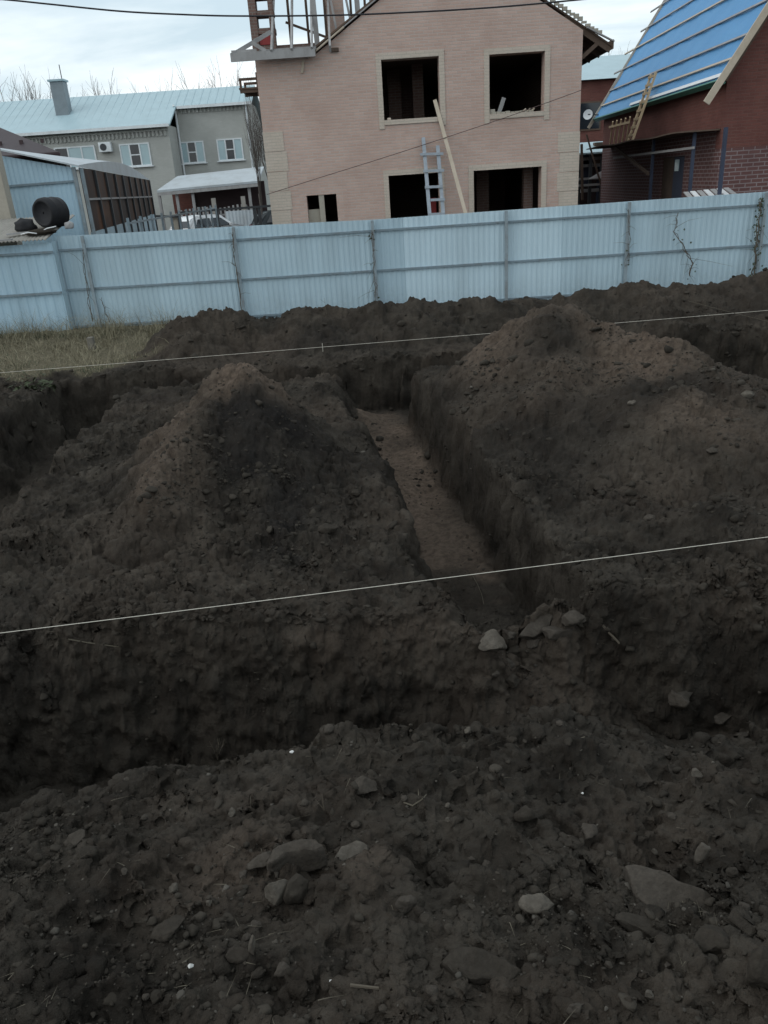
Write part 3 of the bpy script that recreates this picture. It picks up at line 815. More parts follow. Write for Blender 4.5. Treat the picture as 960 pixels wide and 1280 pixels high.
# ordinary pebbles nothing tells apart
PEB = [(305, 1095, 16, 14), (262, 1130, 10, 8), (430, 1110, 10, 8), (606, 1085, 16, 10), (590, 1075, 12, 9), (700, 1137, 10, 9), (540, 1088, 14, 10), (520, 1100, 9, 7), (835, 1207, 11, 9), (811, 1245, 13, 10), (892, 1231, 9, 9), (900, 1240, 8, 10), (760, 1207, 12, 10), (695, 1208, 12, 9), (710, 1225, 10, 9),
       (380, 1006, 12, 9), (445, 1032, 14, 12), (290, 1018, 12, 10), (225, 968, 9, 7), (180, 1024, 10, 8), (155, 1090, 12, 9), (218, 1112, 14, 9), (277, 1158, 8, 7), (320, 1160, 16, 14), (308, 1172, 14, 11), (345, 1180, 12, 9), (322, 1218, 15, 9), (352, 1216, 22, 12), (262, 1122, 9, 7), (36, 1262, 9, 8), (132, 1216, 8, 7), (183, 1248, 10, 8), (250, 1250, 9, 9), (560, 1026, 9, 8), (655, 1002, 9, 7), (505, 1000, 10, 7), (840, 1022, 14, 10), (870, 970, 16, 9), (915, 1092, 13, 8), (930, 1135, 16, 10), (762, 1070, 14, 12), (818, 1066, 8, 8), (640, 925, 12, 10), (680, 925, 9, 7), (700, 905, 12, 9), (585, 915, 10, 8), (520, 925, 12, 9), (410, 915, 16, 12), (436, 902, 9, 8), (560, 1008, 8, 7), (780, 1150, 10, 8), (540, 1240, 18, 10), (480, 1262, 16, 9), (430, 1255, 9, 7)]
pl = [rock_mesh('pebble', 262, 1130, 24, 20, 300 + k, m_, .85, (0, 0, 40 * k), cuts=5, sink=0) for k, m_ in enumerate(('stone', 'pale_stone', 'dark_stone', 'stone'))]
pl_w = [max(v.co.x for v in p.data.vertices) * 2 for p in pl]
for i, (px, py, ww, hh) in enumerate(PEB):
    src = pl[i % 4] if i >= 4 else pl[i]
    o = src if i < 4 else src.copy()
    if i >= 4: COL.objects.link(o)
    p, t = hit(px, py); sca = ww * t / FOC / pl_w[i % 4]
    o.scale = (sca, sca, sca * (.8 + .3 * rng.random())); o.rotation_euler = (0, 0, rng.random() * 6)
    o.location = (p[0], p[1], p[2] - .18 * ww * t / FOC)
    tag(o, 'small rounded pebble half sunk in loose foreground soil', 'pebble', 'pebbles in the foreground soil')

# sticks and stalks lying about
def stick(name, pts_px, r, mat, label, cat, lift=.008):
    q = [hit(*p)[0] + np.array([0, 0, lift]) for p in pts_px]
    o = MB().tube(q, r, 6, r * .6).build(name, mat); recentre(o); return tag(o, label, cat)


stick('stick', [(438, 1234), (475, 1238), (519, 1242)], .005, 'twig', 'straight broken stick lying at the bottom of the foreground', 'stick')
stick('stick', [(752, 786), (762, 796), (774, 809)], .013, 'twig', 'short thick broken stick right of the rubble in the trench mouth', 'stick', .03)
stick('twig', [(86, 802), (108, 806), (130, 809), (152, 812)], .005, 'straw', 'long thin pale twig on the top of the near trench wall', 'twig', .02)
stick('stalk', [(590, 720), (597, 733), (602, 745), (605, 758)], .004, 'straw', 'bent straw stalk hanging into the mouth of the middle trench', 'stalk', .02)
stick('twig', [(505, 1006), (516, 1010), (528, 1002), (533, 996)], .0035, 'straw', 'forked pale twig behind the flat pale rock', 'twig', .012)

# dead weeds on the brink
def weed(name, px, py, label, h=.18, k=5, mat='twig', spread=.5):
    p, t = hit(px, py); m = MB()
    for i in range(k):
        a = rng.random() * 6.28; l = h * (.5 + .6 * rng.random()); s_ = spread * rng.random()
        pts = [p + np.array([math.cos(a) * s_ * l * q ** 1.4, math.sin(a) * s_ * l * q ** 1.4, l * q - .01]) for q in (0, .35, .7, 1)]
        m.tube(pts, .0035, 4, .0012)
        if i % 2 == 0:
            b = pts[2]; m.tube([b, b + np.array([.3 * l * math.cos(a + 1.5), .3 * l * math.sin(a + 1.5), .25 * l])], .002, 4, .001)
    return tag(recentre(m.build(name, mat)), label, 'weed')


weed('dead_weed', 272, 948, 'small dead weed standing on the brink of the near trench', .16, 5)
weed('dead_weed', 405, 1012, 'thin dead stalk standing in the soil behind the domed rock', .10, 2)
weed('dead_weed', 340, 455, 'tuft of dry straw on the ground behind the pointed heap', .14, 14, 'straw', 1.6)
weed('dead_weed', 408, 392, 'lone dead stalk standing on the crest of the long soil bank', .35, 1, 'twig', .3)


def leafy(name, px, py, label, w, h, n, hang=.0):
    p, t = hit(px, py); m = MB()
    for i in range(n):
        c = p + np.array([rng.normal(0, w), rng.normal(0, w * .6), abs(rng.normal(0, h)) - hang * rng.random()])
        a = rng.random() * 6.28; d = np.array([math.cos(a), math.sin(a), rng.normal(0, .5)]); e = np.array([-math.sin(a), math.cos(a), rng.normal(0, .4)])
        l = .03 + .05 * rng.random()
        m.add([c - d * l, c + e * l * .4 + np.array([0, 0, l * .15]), c + d * l, c - e * l * .4], [(0, 1, 2), (0, 2, 3)])
    for i in range(6):
        a = rng.normal(0, w, 2); m.tube([p, p + np.array([a[0] * .5, a[1] * .5, h * .8]), p + np.array([a[0], a[1], h * 1.2])], .004, 4, .002)
    return tag(recentre(m.build(name, 'green')), label, 'weed')


leafy('green_weed', 42, 486, 'grey green weed hanging over the corner of the left trench', .16, .10, 150, .12)
leafy('green_weed', 880, 352, 'small leafy weed on the brown mound by the fence', .10, .20, 60)

# ------------------------------------------------------------------ marking strings
def cordline(name, P0, P1, r, sag, label, n=40, mat='string', cat='string'):
    P0 = Vector(P0); P1 = Vector(P1); pts = []
    for i in range(n + 1):
        t = i / n; p = P0.lerp(P1, t); p.z -= sag * 4 * t * (1 - t); pts.append(p)
    o = MB().tube(pts, r, 6).build(name, mat, smooth=True); recentre(o)
    return tag(o, label, cat)


a, b = onz(0, 790, .24), onz(960, 670, .24)
d = b - a
s1 = cordline('marking_string', a - d * .35, b + d * .35, .0024, .012, 'near white marking string stretched across the mouth of the middle trench')
a, b = onz(0, 465, .36), onz(960, 387, .36); d = b - a
s2 = cordline('marking_string', a - d * .3, b + d * .3, .0030, .02, 'far white marking string stretched along the far trench')
kp = onz(403, 431, .36); m = MB().tube([kp + np.array([0, -.006, .03]), kp + np.array([0, -.006, -.11])], .0035, 5)
kn = m.build('knot_tail', 'string'); kn.parent = s2; kn.matrix_parent_inverse = Matrix.Translation(-Vector(s2.location))
a, b = onz(860, 376, .42), onz(960, 401, .42); d = b - a
cordline('marking_string', a, b + d * .3, .0022, .01, 'short faint string crossing the far one over the brown mound', mat='straw')

# ------------------------------------------------------------------ blue corrugated fence
YF = 17.5
fx_ = [at(q, 275, YF)[0] for q in (66, 100, 291, 465, 632, 784, 952)] + [at(952, 240, YF)[0] + 2.9]
ztop = [2.10, 2.08, 2.05, 2.0, 2.01, 2.02, 2.03, 2.05]
fence = thing('corrugated_fence', 'long light blue corrugated metal fence with rails and posts behind the soil banks', 'fence', (1, YF, 0))
br = [fx_[0], fx_[1], fx_[2], fx_[3], at(505, 300, YF)[0], fx_[4], at(702, 300, YF)[0], fx_[5], fx_[6], fx_[7]]
mt = ['sheet_dull', 'sheet', 'sheet', 'sheet_dull', 'sheet_light', 'sheet_light', 'sheet', 'sheet', 'sheet', 'sheet']
for i in range(len(br) - 1):
    zz = np.interp([br[i], br[i + 1]], fx_, ztop)
    MB().corr((br[i], YF), (br[i + 1], YF), .03, (zz[0], zz[1])).build('sheet_panel', mt[i], fence)
for i, x in enumerate(fx_[:-1]):
    if i == 0: continue
    MB().box(x - .03, x + .03, YF - .115, YF - .055, -.1, ztop[i] - .01).build('post', 'post', fence)
rm = MB()
for zr in (1.78, .96, .17):
    MB().bar((fx_[0], YF - .036, zr + .03), (fx_[2], YF - .036, zr), .03, .04).build('rail', 'rail', fence)
    MB().bar((fx_[2] + .001, YF - .036, zr), (fx_[7], YF - .036, zr - .01), .03, .04).build('rail', 'rail', fence)

# vines on the fence
def vine(name, pts_px, label, r=.012, leaves=0, extra=8, mat='twig', spread=.05):
    q = [at(px, py, YF - .14) for px, py in pts_px]
    t = thing(name, label, 'vine', tuple(q[-1]))
    m = MB()
    for k in range(2):
        pts = []
        for i in range(len(q) - 1):
            for s_ in np.linspace(0, 1, 5)[:-1]: pts.append(q[i] * (1 - s_) + q[i + 1] * s_ + rng.normal(0, .014 + .012 * k, 3) * [1, .3, 1])
        pts.append(q[-1]); m.tube(pts, r * (.6 if k else .8), 5, r)
    for i in range(extra):
        j = rng.integers(0, len(q) - 1); b = q[j] + (q[j + 1] - q[j]) * rng.random(); a = rng.normal(0, 1, 2); l = .08 + .22 * rng.random()
        m.tube([b, b + np.array([a[0] * l * .5, rng.normal(0, .02), a[1] * l * .4]), b + np.array([a[0] * l, rng.normal(0, .03), a[1] * l * .7 - .05])], .004, 4, .0015)
    m.build('stem', mat, t)
    if leaves:
        m = MB()
        for i in range(leaves):
            j = rng.integers(0, len(q) - 1); c = q[j] + (q[j + 1] - q[j]) * rng.random() + rng.normal(0, spread, 3) * [1, .4, 1]
            a = rng.random() * 6.28; l = .012 + .022 * rng.random()
            d = np.array([math.cos(a), rng.normal(0, .4), math.sin(a)]) * l; e = np.array([-math.sin(a), rng.normal(0, .4), math.cos(a)]) * l * .7
            m.add([c - d, c + e, c + d, c - e], [(0, 1, 2, 3)])
        m.build('leaves', 'green', t)
    return t


vine('dry_vine', [(291, 292), (292, 320), (298, 350), (302, 388)], 'thin dry vine climbing the fence post above the left end of soil bank', .010, 0, 8)
vine('dry_vine', [(465, 288), (466, 320), (467, 350), (470, 384)], 'sparse dry vine on the fence post left of the lightest fence panels', .006, 10, 12)
vine('dry_vine', [(848, 268), (843, 290), (856, 310), (866, 330), (862, 345)], 'tangled dry vine hanging alone in the middle of a right fence panel', .009, 10, 26, spread=.08)
vine('ivy', [(952, 250), (948, 280), (945, 310), (943, 348)], 'dark leafy ivy smothering the rightmost fence post', .014, 110, 22, spread=.05)
vine('dry_vine', [(103, 312), (106, 340), (110, 372), (116, 402)], 'single dark tendril climbing the post at the left end of the fence', .008, 0, 3)
vine('dry_vine', [(126, 372), (131, 388), (138, 404)], 'bent dead twig in the grass against the left fence panel', .006, 0, 5)
vine('dry_vine', [(785, 262), (787, 300), (786, 330)], 'faint dry twigs around the fence post right of the dull panel', .005, 6, 14)
tag(recentre(MB().box(*(lambda c: (c[0] - .06, c[0] + .06, c[1] - .06, c[1] + .06, c[2] - .05, c[2] + .26))(hit(116, 438)[0])).build('concrete_stub', 'dry_stub', bevel=.012)), 'short concrete stub standing in the dry grass by the fence', 'stub')

# ------------------------------------------------------------------ low lean-to at the left end of the fence, with junk on its roof
YL = 17.28
xr = at(75, 350, YL)[0]
ls = thing('low_shed', 'low light blue corrugated shed with a flat tin roof at the left end of fence', 'shed', (xr - 2, YL, 0))
MB().corr((xr - 4.2, YL), (xr, YL), -.05, 1.98, .19, .014).build('front_wall', 'sheet_bright', ls)
MB().corr((xr, YL + .01), (xr, YF + 1.4), .02, 2.0).build('side_wall', 'sheet_dull', ls)
for zr in (1.80, .97, .10): MB().bar((xr - 4.2, YL - .05, zr + .01), (xr, YL - .05, zr), .03, .045).build('rail', 'rail', ls)
m = MB(); n_ = 52; prof = []
for i in range(n_ * 4 + 1):
    x = xr - 4.3 + i * (4.25 / (n_ * 4)); prof.append((x, .018 * math.sin(i * math.pi / 2)))
vs_ = []
for y_, z_ in ((YL - .16, 2.06), (YL + 1.9, 2.47)):
    for x, o in prof: vs_.append((x, y_, z_ + o))
    for x, o in prof: vs_.append((x, y_, z_ + o - .006))
k = len(prof); fs_ = []
for i in range(k - 1):
    fs_ += [(i, i + 1, 2 * k + i + 1, 2 * k + i), (k + i, 3 * k + i, 3 * k + i + 1, k + i + 1), (i, k + i, k + i + 1, i + 1)]
m.add(vs_, fs_).build('roof', 'concrete', ls, smooth=True)
# drum
bc = at(63, 264, 18.0); bc[2] = 2.06 + (18 - YL + .16) * .199 + .325; t = thing('drum', 'black plastic drum lying on its side on the low tin roof', 'drum', tuple(bc - [0, 0, .33]))
ax = np.array([-.40, -.92, 0.0]); ax /= np.linalg.norm(ax); sx_ = np.array([-ax[1], ax[0], 0]); up_ = np.array([0, 0, 1])
def ring(c, r, n=28): return [c + sx_ * r * math.cos(2 * math.pi * j / n) + up_ * r * math.sin(2 * math.pi * j / n) for j in range(n)]
prf = [(p_ * .62, r_ * .90) for p_, r_ in [(-.42, .02), (-.42, .28), (-.38, .335), (-.2, .34), (-.18, .347), (-.14, .347), (-.12, .34), (.12, .34), (.14, .347), (.18, .347), (.20, .34), (.32, .335), (.40, .30), (.40, .25), (.34, .235), (.34, .02)]]
m = MB(); vs_ = []; 
for o_, r_ in prf: vs_ += ring(bc + ax * o_, r_)
m.add(vs_, [(i * 28 + j, i * 28 + (j + 1) % 28, (i + 1) * 28 + (j + 1) % 28, (i + 1) * 28 + j) for i in range(len(prf) - 1) for j in range(28)]).build('body', 'black', t, smooth=True)
# junk
def roofz(y): return 2.06 + (y - YL + .16) * .199 + .02
def lump_bag(name, px, py, Y, w, h, mat, label, cat, seed):
    c = at(px, py, Y); bm = bmesh.new(); bmesh.ops.create_icosphere(bm, subdivisions=3, radius=1); off = Vector((seed, seed * 2, 0))
    for v in bm.verts:
        q = v.co * (1 + .3 * mnoise.noise(v.co * 1.8 + off) + .12 * mnoise.noise(v.co * 5 + off)); v.co = Vector((q.x * w, q.y * w * .7, max(q.z, -.5) * h))
    z0 = min(v.co.z for v in bm.verts)
    for v in bm.verts: v.co.z -= z0
    me = bpy.data.meshes.new(name); bm.to_mesh(me); bm.free(); me.materials.append(M[mat]); me.polygons.foreach_set('use_smooth', [True] * len(me.polygons))
    o = bpy.data.objects.new(name, me); COL.objects.link(o); o.location = (c[0], Y, roofz(Y)); return tag(o, label, cat)


lump_bag('plastic_bag', 32, 283, 17.9, .22, .16, 'black', 'crumpled black bag left of the drum on the low roof', 'bag', 3)
lump_bag('rag', 86, 281, 17.8, .10, .10, 'wood_grey', 'dirty grey rag bundle against the right of the drum', 'rag', 5)
lump_bag('rubble_bag', 50, 286, 17.5, .30, .07, 'dark_stone', 'flat dark heap of scrap in front of the drum', 'scrap', 8)
for i, (pa, pb, Y, r, lab) in enumerate((((26, 293), (46, 292), 17.2, .012, 'short white pipe end on the front of the low roof'), ((48, 292), (70, 283), 17.4, .012, 'bent white pipe lying in front of the drum'))):
    A, B_ = at(*pa, Y), at(*pb, Y); A[2] = max(A[2], roofz(Y) + .02); B_[2] = max(B_[2], roofz(Y) + .02)
    tag(recentre(MB().tube([A, (A + B_) / 2 + [0, 0, .03], B_], r, 8).build('white_pipe', 'white_trim', smooth=True)), lab, 'pipe')
for i, (x, y, l, a, lab) in enumerate(((xr - 1.5, 17.0, 1.6, .04, 'long grey plank across the front edge of the low roof'), (xr - .55, 17.6, .9, .5, 'short grey plank slanting right of the drum'))):
    tag(recentre(MB().bar((x - l / 2 * math.cos(a), y - l / 2 * math.sin(a), roofz(y) + .02), (x + l / 2 * math.cos(a), y + l / 2 * math.sin(a), roofz(y) + .05), .12, .03).build('plank', 'wood_grey')), lab, 'plank')
pc = at(9, 240, 19.3)
tag(recentre(MB().box(pc[0] - 1.2, at(19, 285, 19.3)[0], 19.2, 19.5, 0, 4.0).build('garden_wall', 'plaster')), 'beige plastered wall pier at the far left beside the blue shed', 'wall')

# ------------------------------------------------------------------ tall blue shed, canopy and yard fences
YT = 20.4
x0, x1 = at(3, 240, YT)[0] - .3, at(104, 270, YT)[0]
ts = thing('tall_shed', 'tall light blue corrugated shed behind the drum', 'shed', ((x0 + x1) / 2, YT, 0))
zl, zr_ = at(5, 186, YT)[2], at(97, 207, YT)[2]
MB().corr((x0, YT), (x1, YT), 0, (zl - .04, zr_ - .04)).build('front_wall', 'sheet_bright', ts)
MB().bar((x0, YT - .035, at(12, 233, YT)[2]), (x1, YT - .035, at(100, 226, YT)[2]), .03, .05).build('rail', 'rail', ts)
MB().box(x1 - .02, x1 + .06, YT - .09, YT - .03, 0, zr_ - .03).build('corner_post', 'post', ts)
dirc = np.array([-.165, 1.0, 0])
rf = MB(); nseg = 12
A0 = np.array([x0 - .3, YT - .18, zl + .06]); B0 = np.array([x1 + .18, YT - .18, zr_ + .0])
vs_ = []
for i in range(nseg + 1):
    t_ = i / nseg; o = dirc * 18.6 * t_; bul = .34 * math.sin(math.pi * min(1, t_ * 1.02)) 
    for P_, zz in ((A0, .15), (B0, bul)):
        vs_.append(P_ + o + [0, 0, zz]); vs_.append(P_ + o + [0, 0, zz - .035 - bul * (P_ is B0)])
fs_ = []
for i in range(nseg):
    a_ = i * 4; b_ = a_ + 4
    fs_ += [(a_, a_ + 2, b_ + 2, b_), (a_ + 1, b_ + 1, b_ + 3, a_ + 3), (a_ + 2, a_ + 3, b_ + 3, b_ + 2), (a_, b_, b_ + 1, a_ + 1)]
fs_ += [(0, 1, 3, 2), (nseg * 4, nseg * 4 + 2, nseg * 4 + 3, nseg * 4 + 1)]
rf.add(vs_, fs_).build('lean_to_roof', 'roof_tin', ts)
cn_ = thing('glazed_canopy', 'long brown glazed canopy wall running back from the blue shed', 'canopy', (x1, YT, 0))
W0 = np.array([x1 + .10, YT + .1, 0]); Wd = dirc * 18.2
zt0, zb0 = zr_ - .04, at(115, 290, 20.5)[2]
nb_ = 9
for i in range(nb_):
    p, q = W0 + Wd * i / nb_, W0 + Wd * (i + 1) / nb_
    MB().bar((p[0], p[1], (zt0 + zb0) / 2), (q[0], q[1], (zt0 + zb0) / 2), .03, zt0 - zb0).build('brown_pane', 'brown_panel', cn_)
for i in range(nb_ + 1):
    p = W0 + Wd * i / nb_ + np.array([.05, -.01, 0])
    MB().box(p[0] - .035, p[0] + .035, p[1] - .04, p[1] + .04, 0, zt0 - .01).build('post', 'metal_dark' if i else 'post', cn_)
MB().bar(W0 + [.06, 0, (zt0 + zb0) / 2 + .02], W0 + Wd + [.06, 0, (zt0 + zb0) / 2 + .02], .03, .05).build('batten', 'wood_grey', cn_)
MB().bar(W0 + [0, 0, zb0 / 2], W0 + Wd + [0, 0, zb0 / 2], .06, zb0 - .02).build('lower_wall', 'sheet_dull', cn_)
pf = thing('picket_fence', 'row of grey metal pickets in front of the brown canopy', 'fence', (x1 + .6, 23, 0))
for i in range(12):
    y_ = 21.5 + i * 1.35; x_ = x1 + .75 - .03 * i
    MB().box(x_ - .03, x_ + .03, y_ - .03, y_ + .03, 0, 2.28).build('picket', 'post', pf)
for z_ in (1.2, 2.15): MB().bar((x1 + .79, 21.5, z_), (x1 + .45, 36.4, z_), .03, .05).build('rail', 'post', pf)

# brown tiled neighbour house
bh = thing('brown_roof_house', 'house with a dark brown hipped roof at the far left edge', 'house', (-13, 28, 0))
ec = at(74, 190, 26); ez = ec[2]; ex = ec[0]
MB().box(ex - 7, ex - 2.7, 26.5, 32.8, 0, ez - .02).build('wall', 'plaster', bh)
hp = math.tan(R_(28))
xb_ = ex * 33.0 / 26
v_ = [(ex - 8.5, 26, ez), (ex, 26, ez), (xb_, 33.5, ez), (xb_ - 8.5, 33.5, ez), (ex - 5.0, 29.5, ez + 3.75 * hp), (ex - 5.3, 30, ez + 3.75 * hp)]
MB().add(v_ + [(p[0], p[1], p[2] - .10) for p in v_[:4]], [(0, 1, 4), (1, 2, 5, 4), (2, 3, 5), (3, 0, 4, 5), (0, 6, 7, 1), (1, 7, 8, 2), (2, 8, 9, 3), (3, 9, 6, 0), (6, 9, 8, 7)]).build('roof', 'roof_brown', bh)
MB().tube([(ex - 8.5, 25.93, ez - .06), (ex + .04, 25.93, ez - .06)], .07, 8).build('gutter', 'soffit', bh, smooth=True)
MB().tube([(ex - .02, 25.93, ez - .06), (ex - .1, 26.1, ez - .3), (ex - 2.3, 26.38, ez - .75), (ex - 2.62, 26.44, ez - 1.0), (ex - 2.62, 26.44, .3)], .045, 8).build('downpipe', 'soffit', bh, smooth=True)
for i in range(5):
    MB().box(ex - 3.3 + i * .65, ex - 3.2 + i * .65, 26.3 + .25, 26.36 + .25, ez + .55 * hp + .02, ez + .55 * hp + .14).build('snow_guard', 'soffit', bh)

# ------------------------------------------------------------------ grey brick house across the yard
gh = thing('grey_house', 'two storey grey brick house with a blue grey metal roof on the left', 'house', (-15, 60, 0))
ZE, XL, XM, XR = 7.2, -34., at(209, 154, 58)[0], at(309, 127, 60.7)[0]
ZE2 = 8.56; YR, ZR = 63.2, 9.75
slope = (ZR - ZE) / (YR - 57.6)
MB().box(XL, XM, 58, 69, 0, ZE - .02).build('main_wall', 'brick_grey', gh)
MB().box(XM + .005, XR, 60.7, 68.5, 0, ZE2 - .02).build('wing_wall', 'brick_grey', gh)
def rz_(y): return ZE + (y - 57.6) * slope
ye2 = 60.35
rp = MB()
rp.prism([(XL - .3, 57.55, ZE), (XM + .25, 57.55, ZE), (XM + .25, YR, ZR), (XL - .3, YR, ZR)], (0, 0, -.12))
rp.prism([(XM + .252, ye2, rz_(ye2)), (XR + .35, ye2, rz_(ye2)), (XR + .35, YR, ZR), (XM + .252, YR, ZR)], (0, 0, -.12))
rp.prism([(XL - .3, YR + .001, ZR), (XR + .35, YR + .001, ZR), (XR + .35, 69, ZE), (XL - .3, 69, ZE)], (0, 0, -.12))
y_ = XL
while y_ < XR + .2:
    ys_ = 57.5 if y_ < XM + .2 else ye2 - .02
    rp.bar((y_, ys_, rz_(ys_) + .005), (y_, YR, ZR + .005), .03, .03); y_ += .55
roof = rp.build('roof', 'roof_grey', gh)
MB().box(XL - .3, XM + .2, 57.44, 57.54, ZE - .16, ZE + .02).build('gutter', 'pvc', gh)
MB().box(XM + .3, XR + .35, ye2 - .11, ye2 - .01, rz_(ye2) - .17, rz_(ye2) + .01).build('gutter', 'pvc', gh)
for xa, xb, yw, zt in ((XL + 8, XM - .05, 58, ZE - .35), (XM + .2, XR - .05, 60.7, ZE2 - .22)):
    m = MB(); x = xa
    while x < xb: m.box(x, x + .13, yw - .10, yw - .004, zt - .32, zt); x += .27
    m.box(xa, xb, yw - .12, yw - .004, zt + .003, zt + .10)
    m.build('dentil_cornice', 'brick_grey', gh)
def gwin(xa, xb, z0, z1, yw, n=3, dark=1):
    f = MB(); f.box(xa, xb, yw - .06, yw - .003, z0, z0 + .08); f.box(xa, xb, yw - .06, yw - .003, z1 - .08, z1)
    ws = [xa + (xb - xa) * i / n for i in range(n + 1)]
    for i, x in enumerate(ws): f.box(x - .045 + (.045 if i == 0 else -.045 if i == n else 0), x + .045 + (.045 if i == 0 else -.045 if i == n else 0), yw - .064, yw - .003, z0 + .002, z1 - .002)
    f.box(ws[dark] , ws[dark + 1], yw - .058, yw - .003, z0 + (z1 - z0) * .48, z0 + (z1 - z0) * .53)
    f.box(xa - .1, xb + .1, yw - .16, yw - .003, z0 - .07, z0 - .004)
    fr = f.build('window', 'pvc', gh)
    for i in range(n):
        MB().box(ws[i] + .04, ws[i + 1] - .04, yw - .03, yw - .004, z0 + .07, z1 - .07).build('pane', 'glass' if i == dark else 'blind', fr)
gwin(-20.6, -17.85, 4.9, 6.25, 58, 3, 0)
gwin(at(150, 190, 58)[0], at(188, 190, 58)[0], 4.78, 6.2, 58, 3, 1)
gwin(at(225, 190, 60.7)[0], at(256, 190, 60.7)[0], 4.84, 6.24, 60.7, 3, 1)
gwin(at(272, 188, 60.7)[0], at(304, 188, 60.7)[0], 4.86, 6.26, 60.7, 3, 1)
gwin(-26, -23.5, 4.85, 6.2, 58, 3, 1)
ac = at(132, 184, 57.8)
a_ = MB().box(ac[0] - .42, ac[0] + .42, 57.6, 57.97, ac[2] - .3, ac[2] + .3).build('air_conditioner', 'pvc', gh, bevel=.03)
vv = ring(np.array([0, 0, 0]), 1)
m = MB(); pts_ = [(ac[0] - .1 + .22 * math.cos(t_), 57.585, ac[2] + .22 * math.sin(t_)) for t_ in np.linspace(0, 2 * math.pi, 20)[:-1]]
m.prism(pts_, (0, .012, 0)).build('fan', 'metal_dark', a_)
ch = at(72, 100, 60.5); cb_ = at(80, 135, 60.5)
cm = MB().box(ch[0] - .45, ch[0] + .45, 60.1, 60.9, rz_(60.1) - .3, ch[2] - .12).build('chimney', 'chimney_sheet', roof)
MB().box(ch[0] - .55, ch[0] + .55, 60.0, 61.0, ch[2] - .118, ch[2]).build('chimney_cap', 'roof_grey', roof)
MB().tube([(ch[0] + .3, 60.5, ch[2]), (ch[0] + .3, 60.5, ch[2] + .9)], .03, 6).build('aerial', 'metal_dark', roof)
MB().tube([(XM + .12, 60.55, 0), (XM + .12, 60.55, ZE2 - .2), (XM + .12, 60.2, ZE2 - .05)], .07, 8).build('downpipe', 'pvc', gh)
MB().tube([(XR - .15, 60.6, 0), (XR - .15, 60.6, ZE2 - .2)], .07, 8).build('downpipe', 'pvc', gh)

# carport
cp = thing('carport', 'open carport with a pale sloping roof before the grey house', 'carport', (-9, 52, 0))
A_, B_, C_, D_ = at(196, 238, 50), at(322, 226, 50), at(330, 208, 53.5), at(222, 220, 53.5)
MB().prism([A_, B_, C_, D_], (0, 0, -.12)).build('roof', 'roof_tin', cp)
MB().bar(A_ + [0, .05, -.22], B_ + [0, .05, -.22], .08, .18).build('beam', 'wood_grey', cp)
for px in (242, 313, 222, 200): 
    x = at(px, 250, 50.3)[0]; MB().box(x - .08, x + .08, 50.2, 50.36, 0, 3.0).build('post', 'wood_grey', cp)
MB().box(A_[0] + .2, B_[0], 53.2, 53.4, 0, 3.3).build('back_wall', 'soffit', cp)  # dark sheet standing in for the shade inside the carport
MB().box(A_[0] + .2, at(240, 250, 53)[0], 52.9, 53.1, 0, 2.9).build('side_panel', 'brick_red', cp)
pk = thing('picket_fence', 'low grey picket fence across the mouth of the carport', 'fence', (-8.5, 49.6, 0))
x = at(225, 262, 49.6)[0]; xe = at(312, 262, 49.6)[0]; i = 0
while x < xe:
    MB().box(x, x + .11, 49.6, 49.64, 0, 1.95 + .12 * math.sin(i * .35) ** 2).build('picket', 'wood_grey', pk); x += .26; i += 1
MB().box(at(225, 262, 49.6)[0], xe, 49.645, 49.69, 1.5, 1.6).build('rail', 'wood_grey', pk)
for px in (268, 305): 
    x = at(px, 258, 49.5)[0]; MB().box(x - .12, x + .12, 49.4, 49.58, 0, 2.5).build('post', 'concrete', pk)

# yard gate with dark frame, light sheets
YG = 42
gt = thing('yard_gate', 'dark framed yard gate with pale sheets behind the blue fence', 'gate', (-8, YG, 0))
gz = at(280, 262, YG)[2]
xs_ = [at(q, 270, YG)[0] for q in (224, 272, 319, 325, 345)]
for i, x in enumerate(xs_): MB().box(x - .08, x + .08, YG - .08, YG + .05, 0, gz + .02).build('post', 'metal_dark', gt)
MB().bar((xs_[0], YG - .08, gz), (xs_[4], YG - .08, gz + .03), .06, .10).build('top_rail', 'metal_dark', gt)
MB().bar((at(192, 263, YG)[0], YG - .08, gz - .08), (at(222, 268, YG)[0], YG - .08, gz - .18), .06, .10).build('top_rail', 'metal_dark', gt)
MB().box(at(221, 270, YG)[0] - .35, at(221, 270, YG)[0], YG, YG + .3, 0, gz - .05).build('gate_pier', 'plaster', gt)
YG2 = 47.5
MB().corr((at(283, 275, YG2)[0], YG2), (at(318, 275, YG2)[0], YG2), 0, at(300, 263, YG2)[2], .2, .02).build('sheet_panel', 'roof_tin', gt)

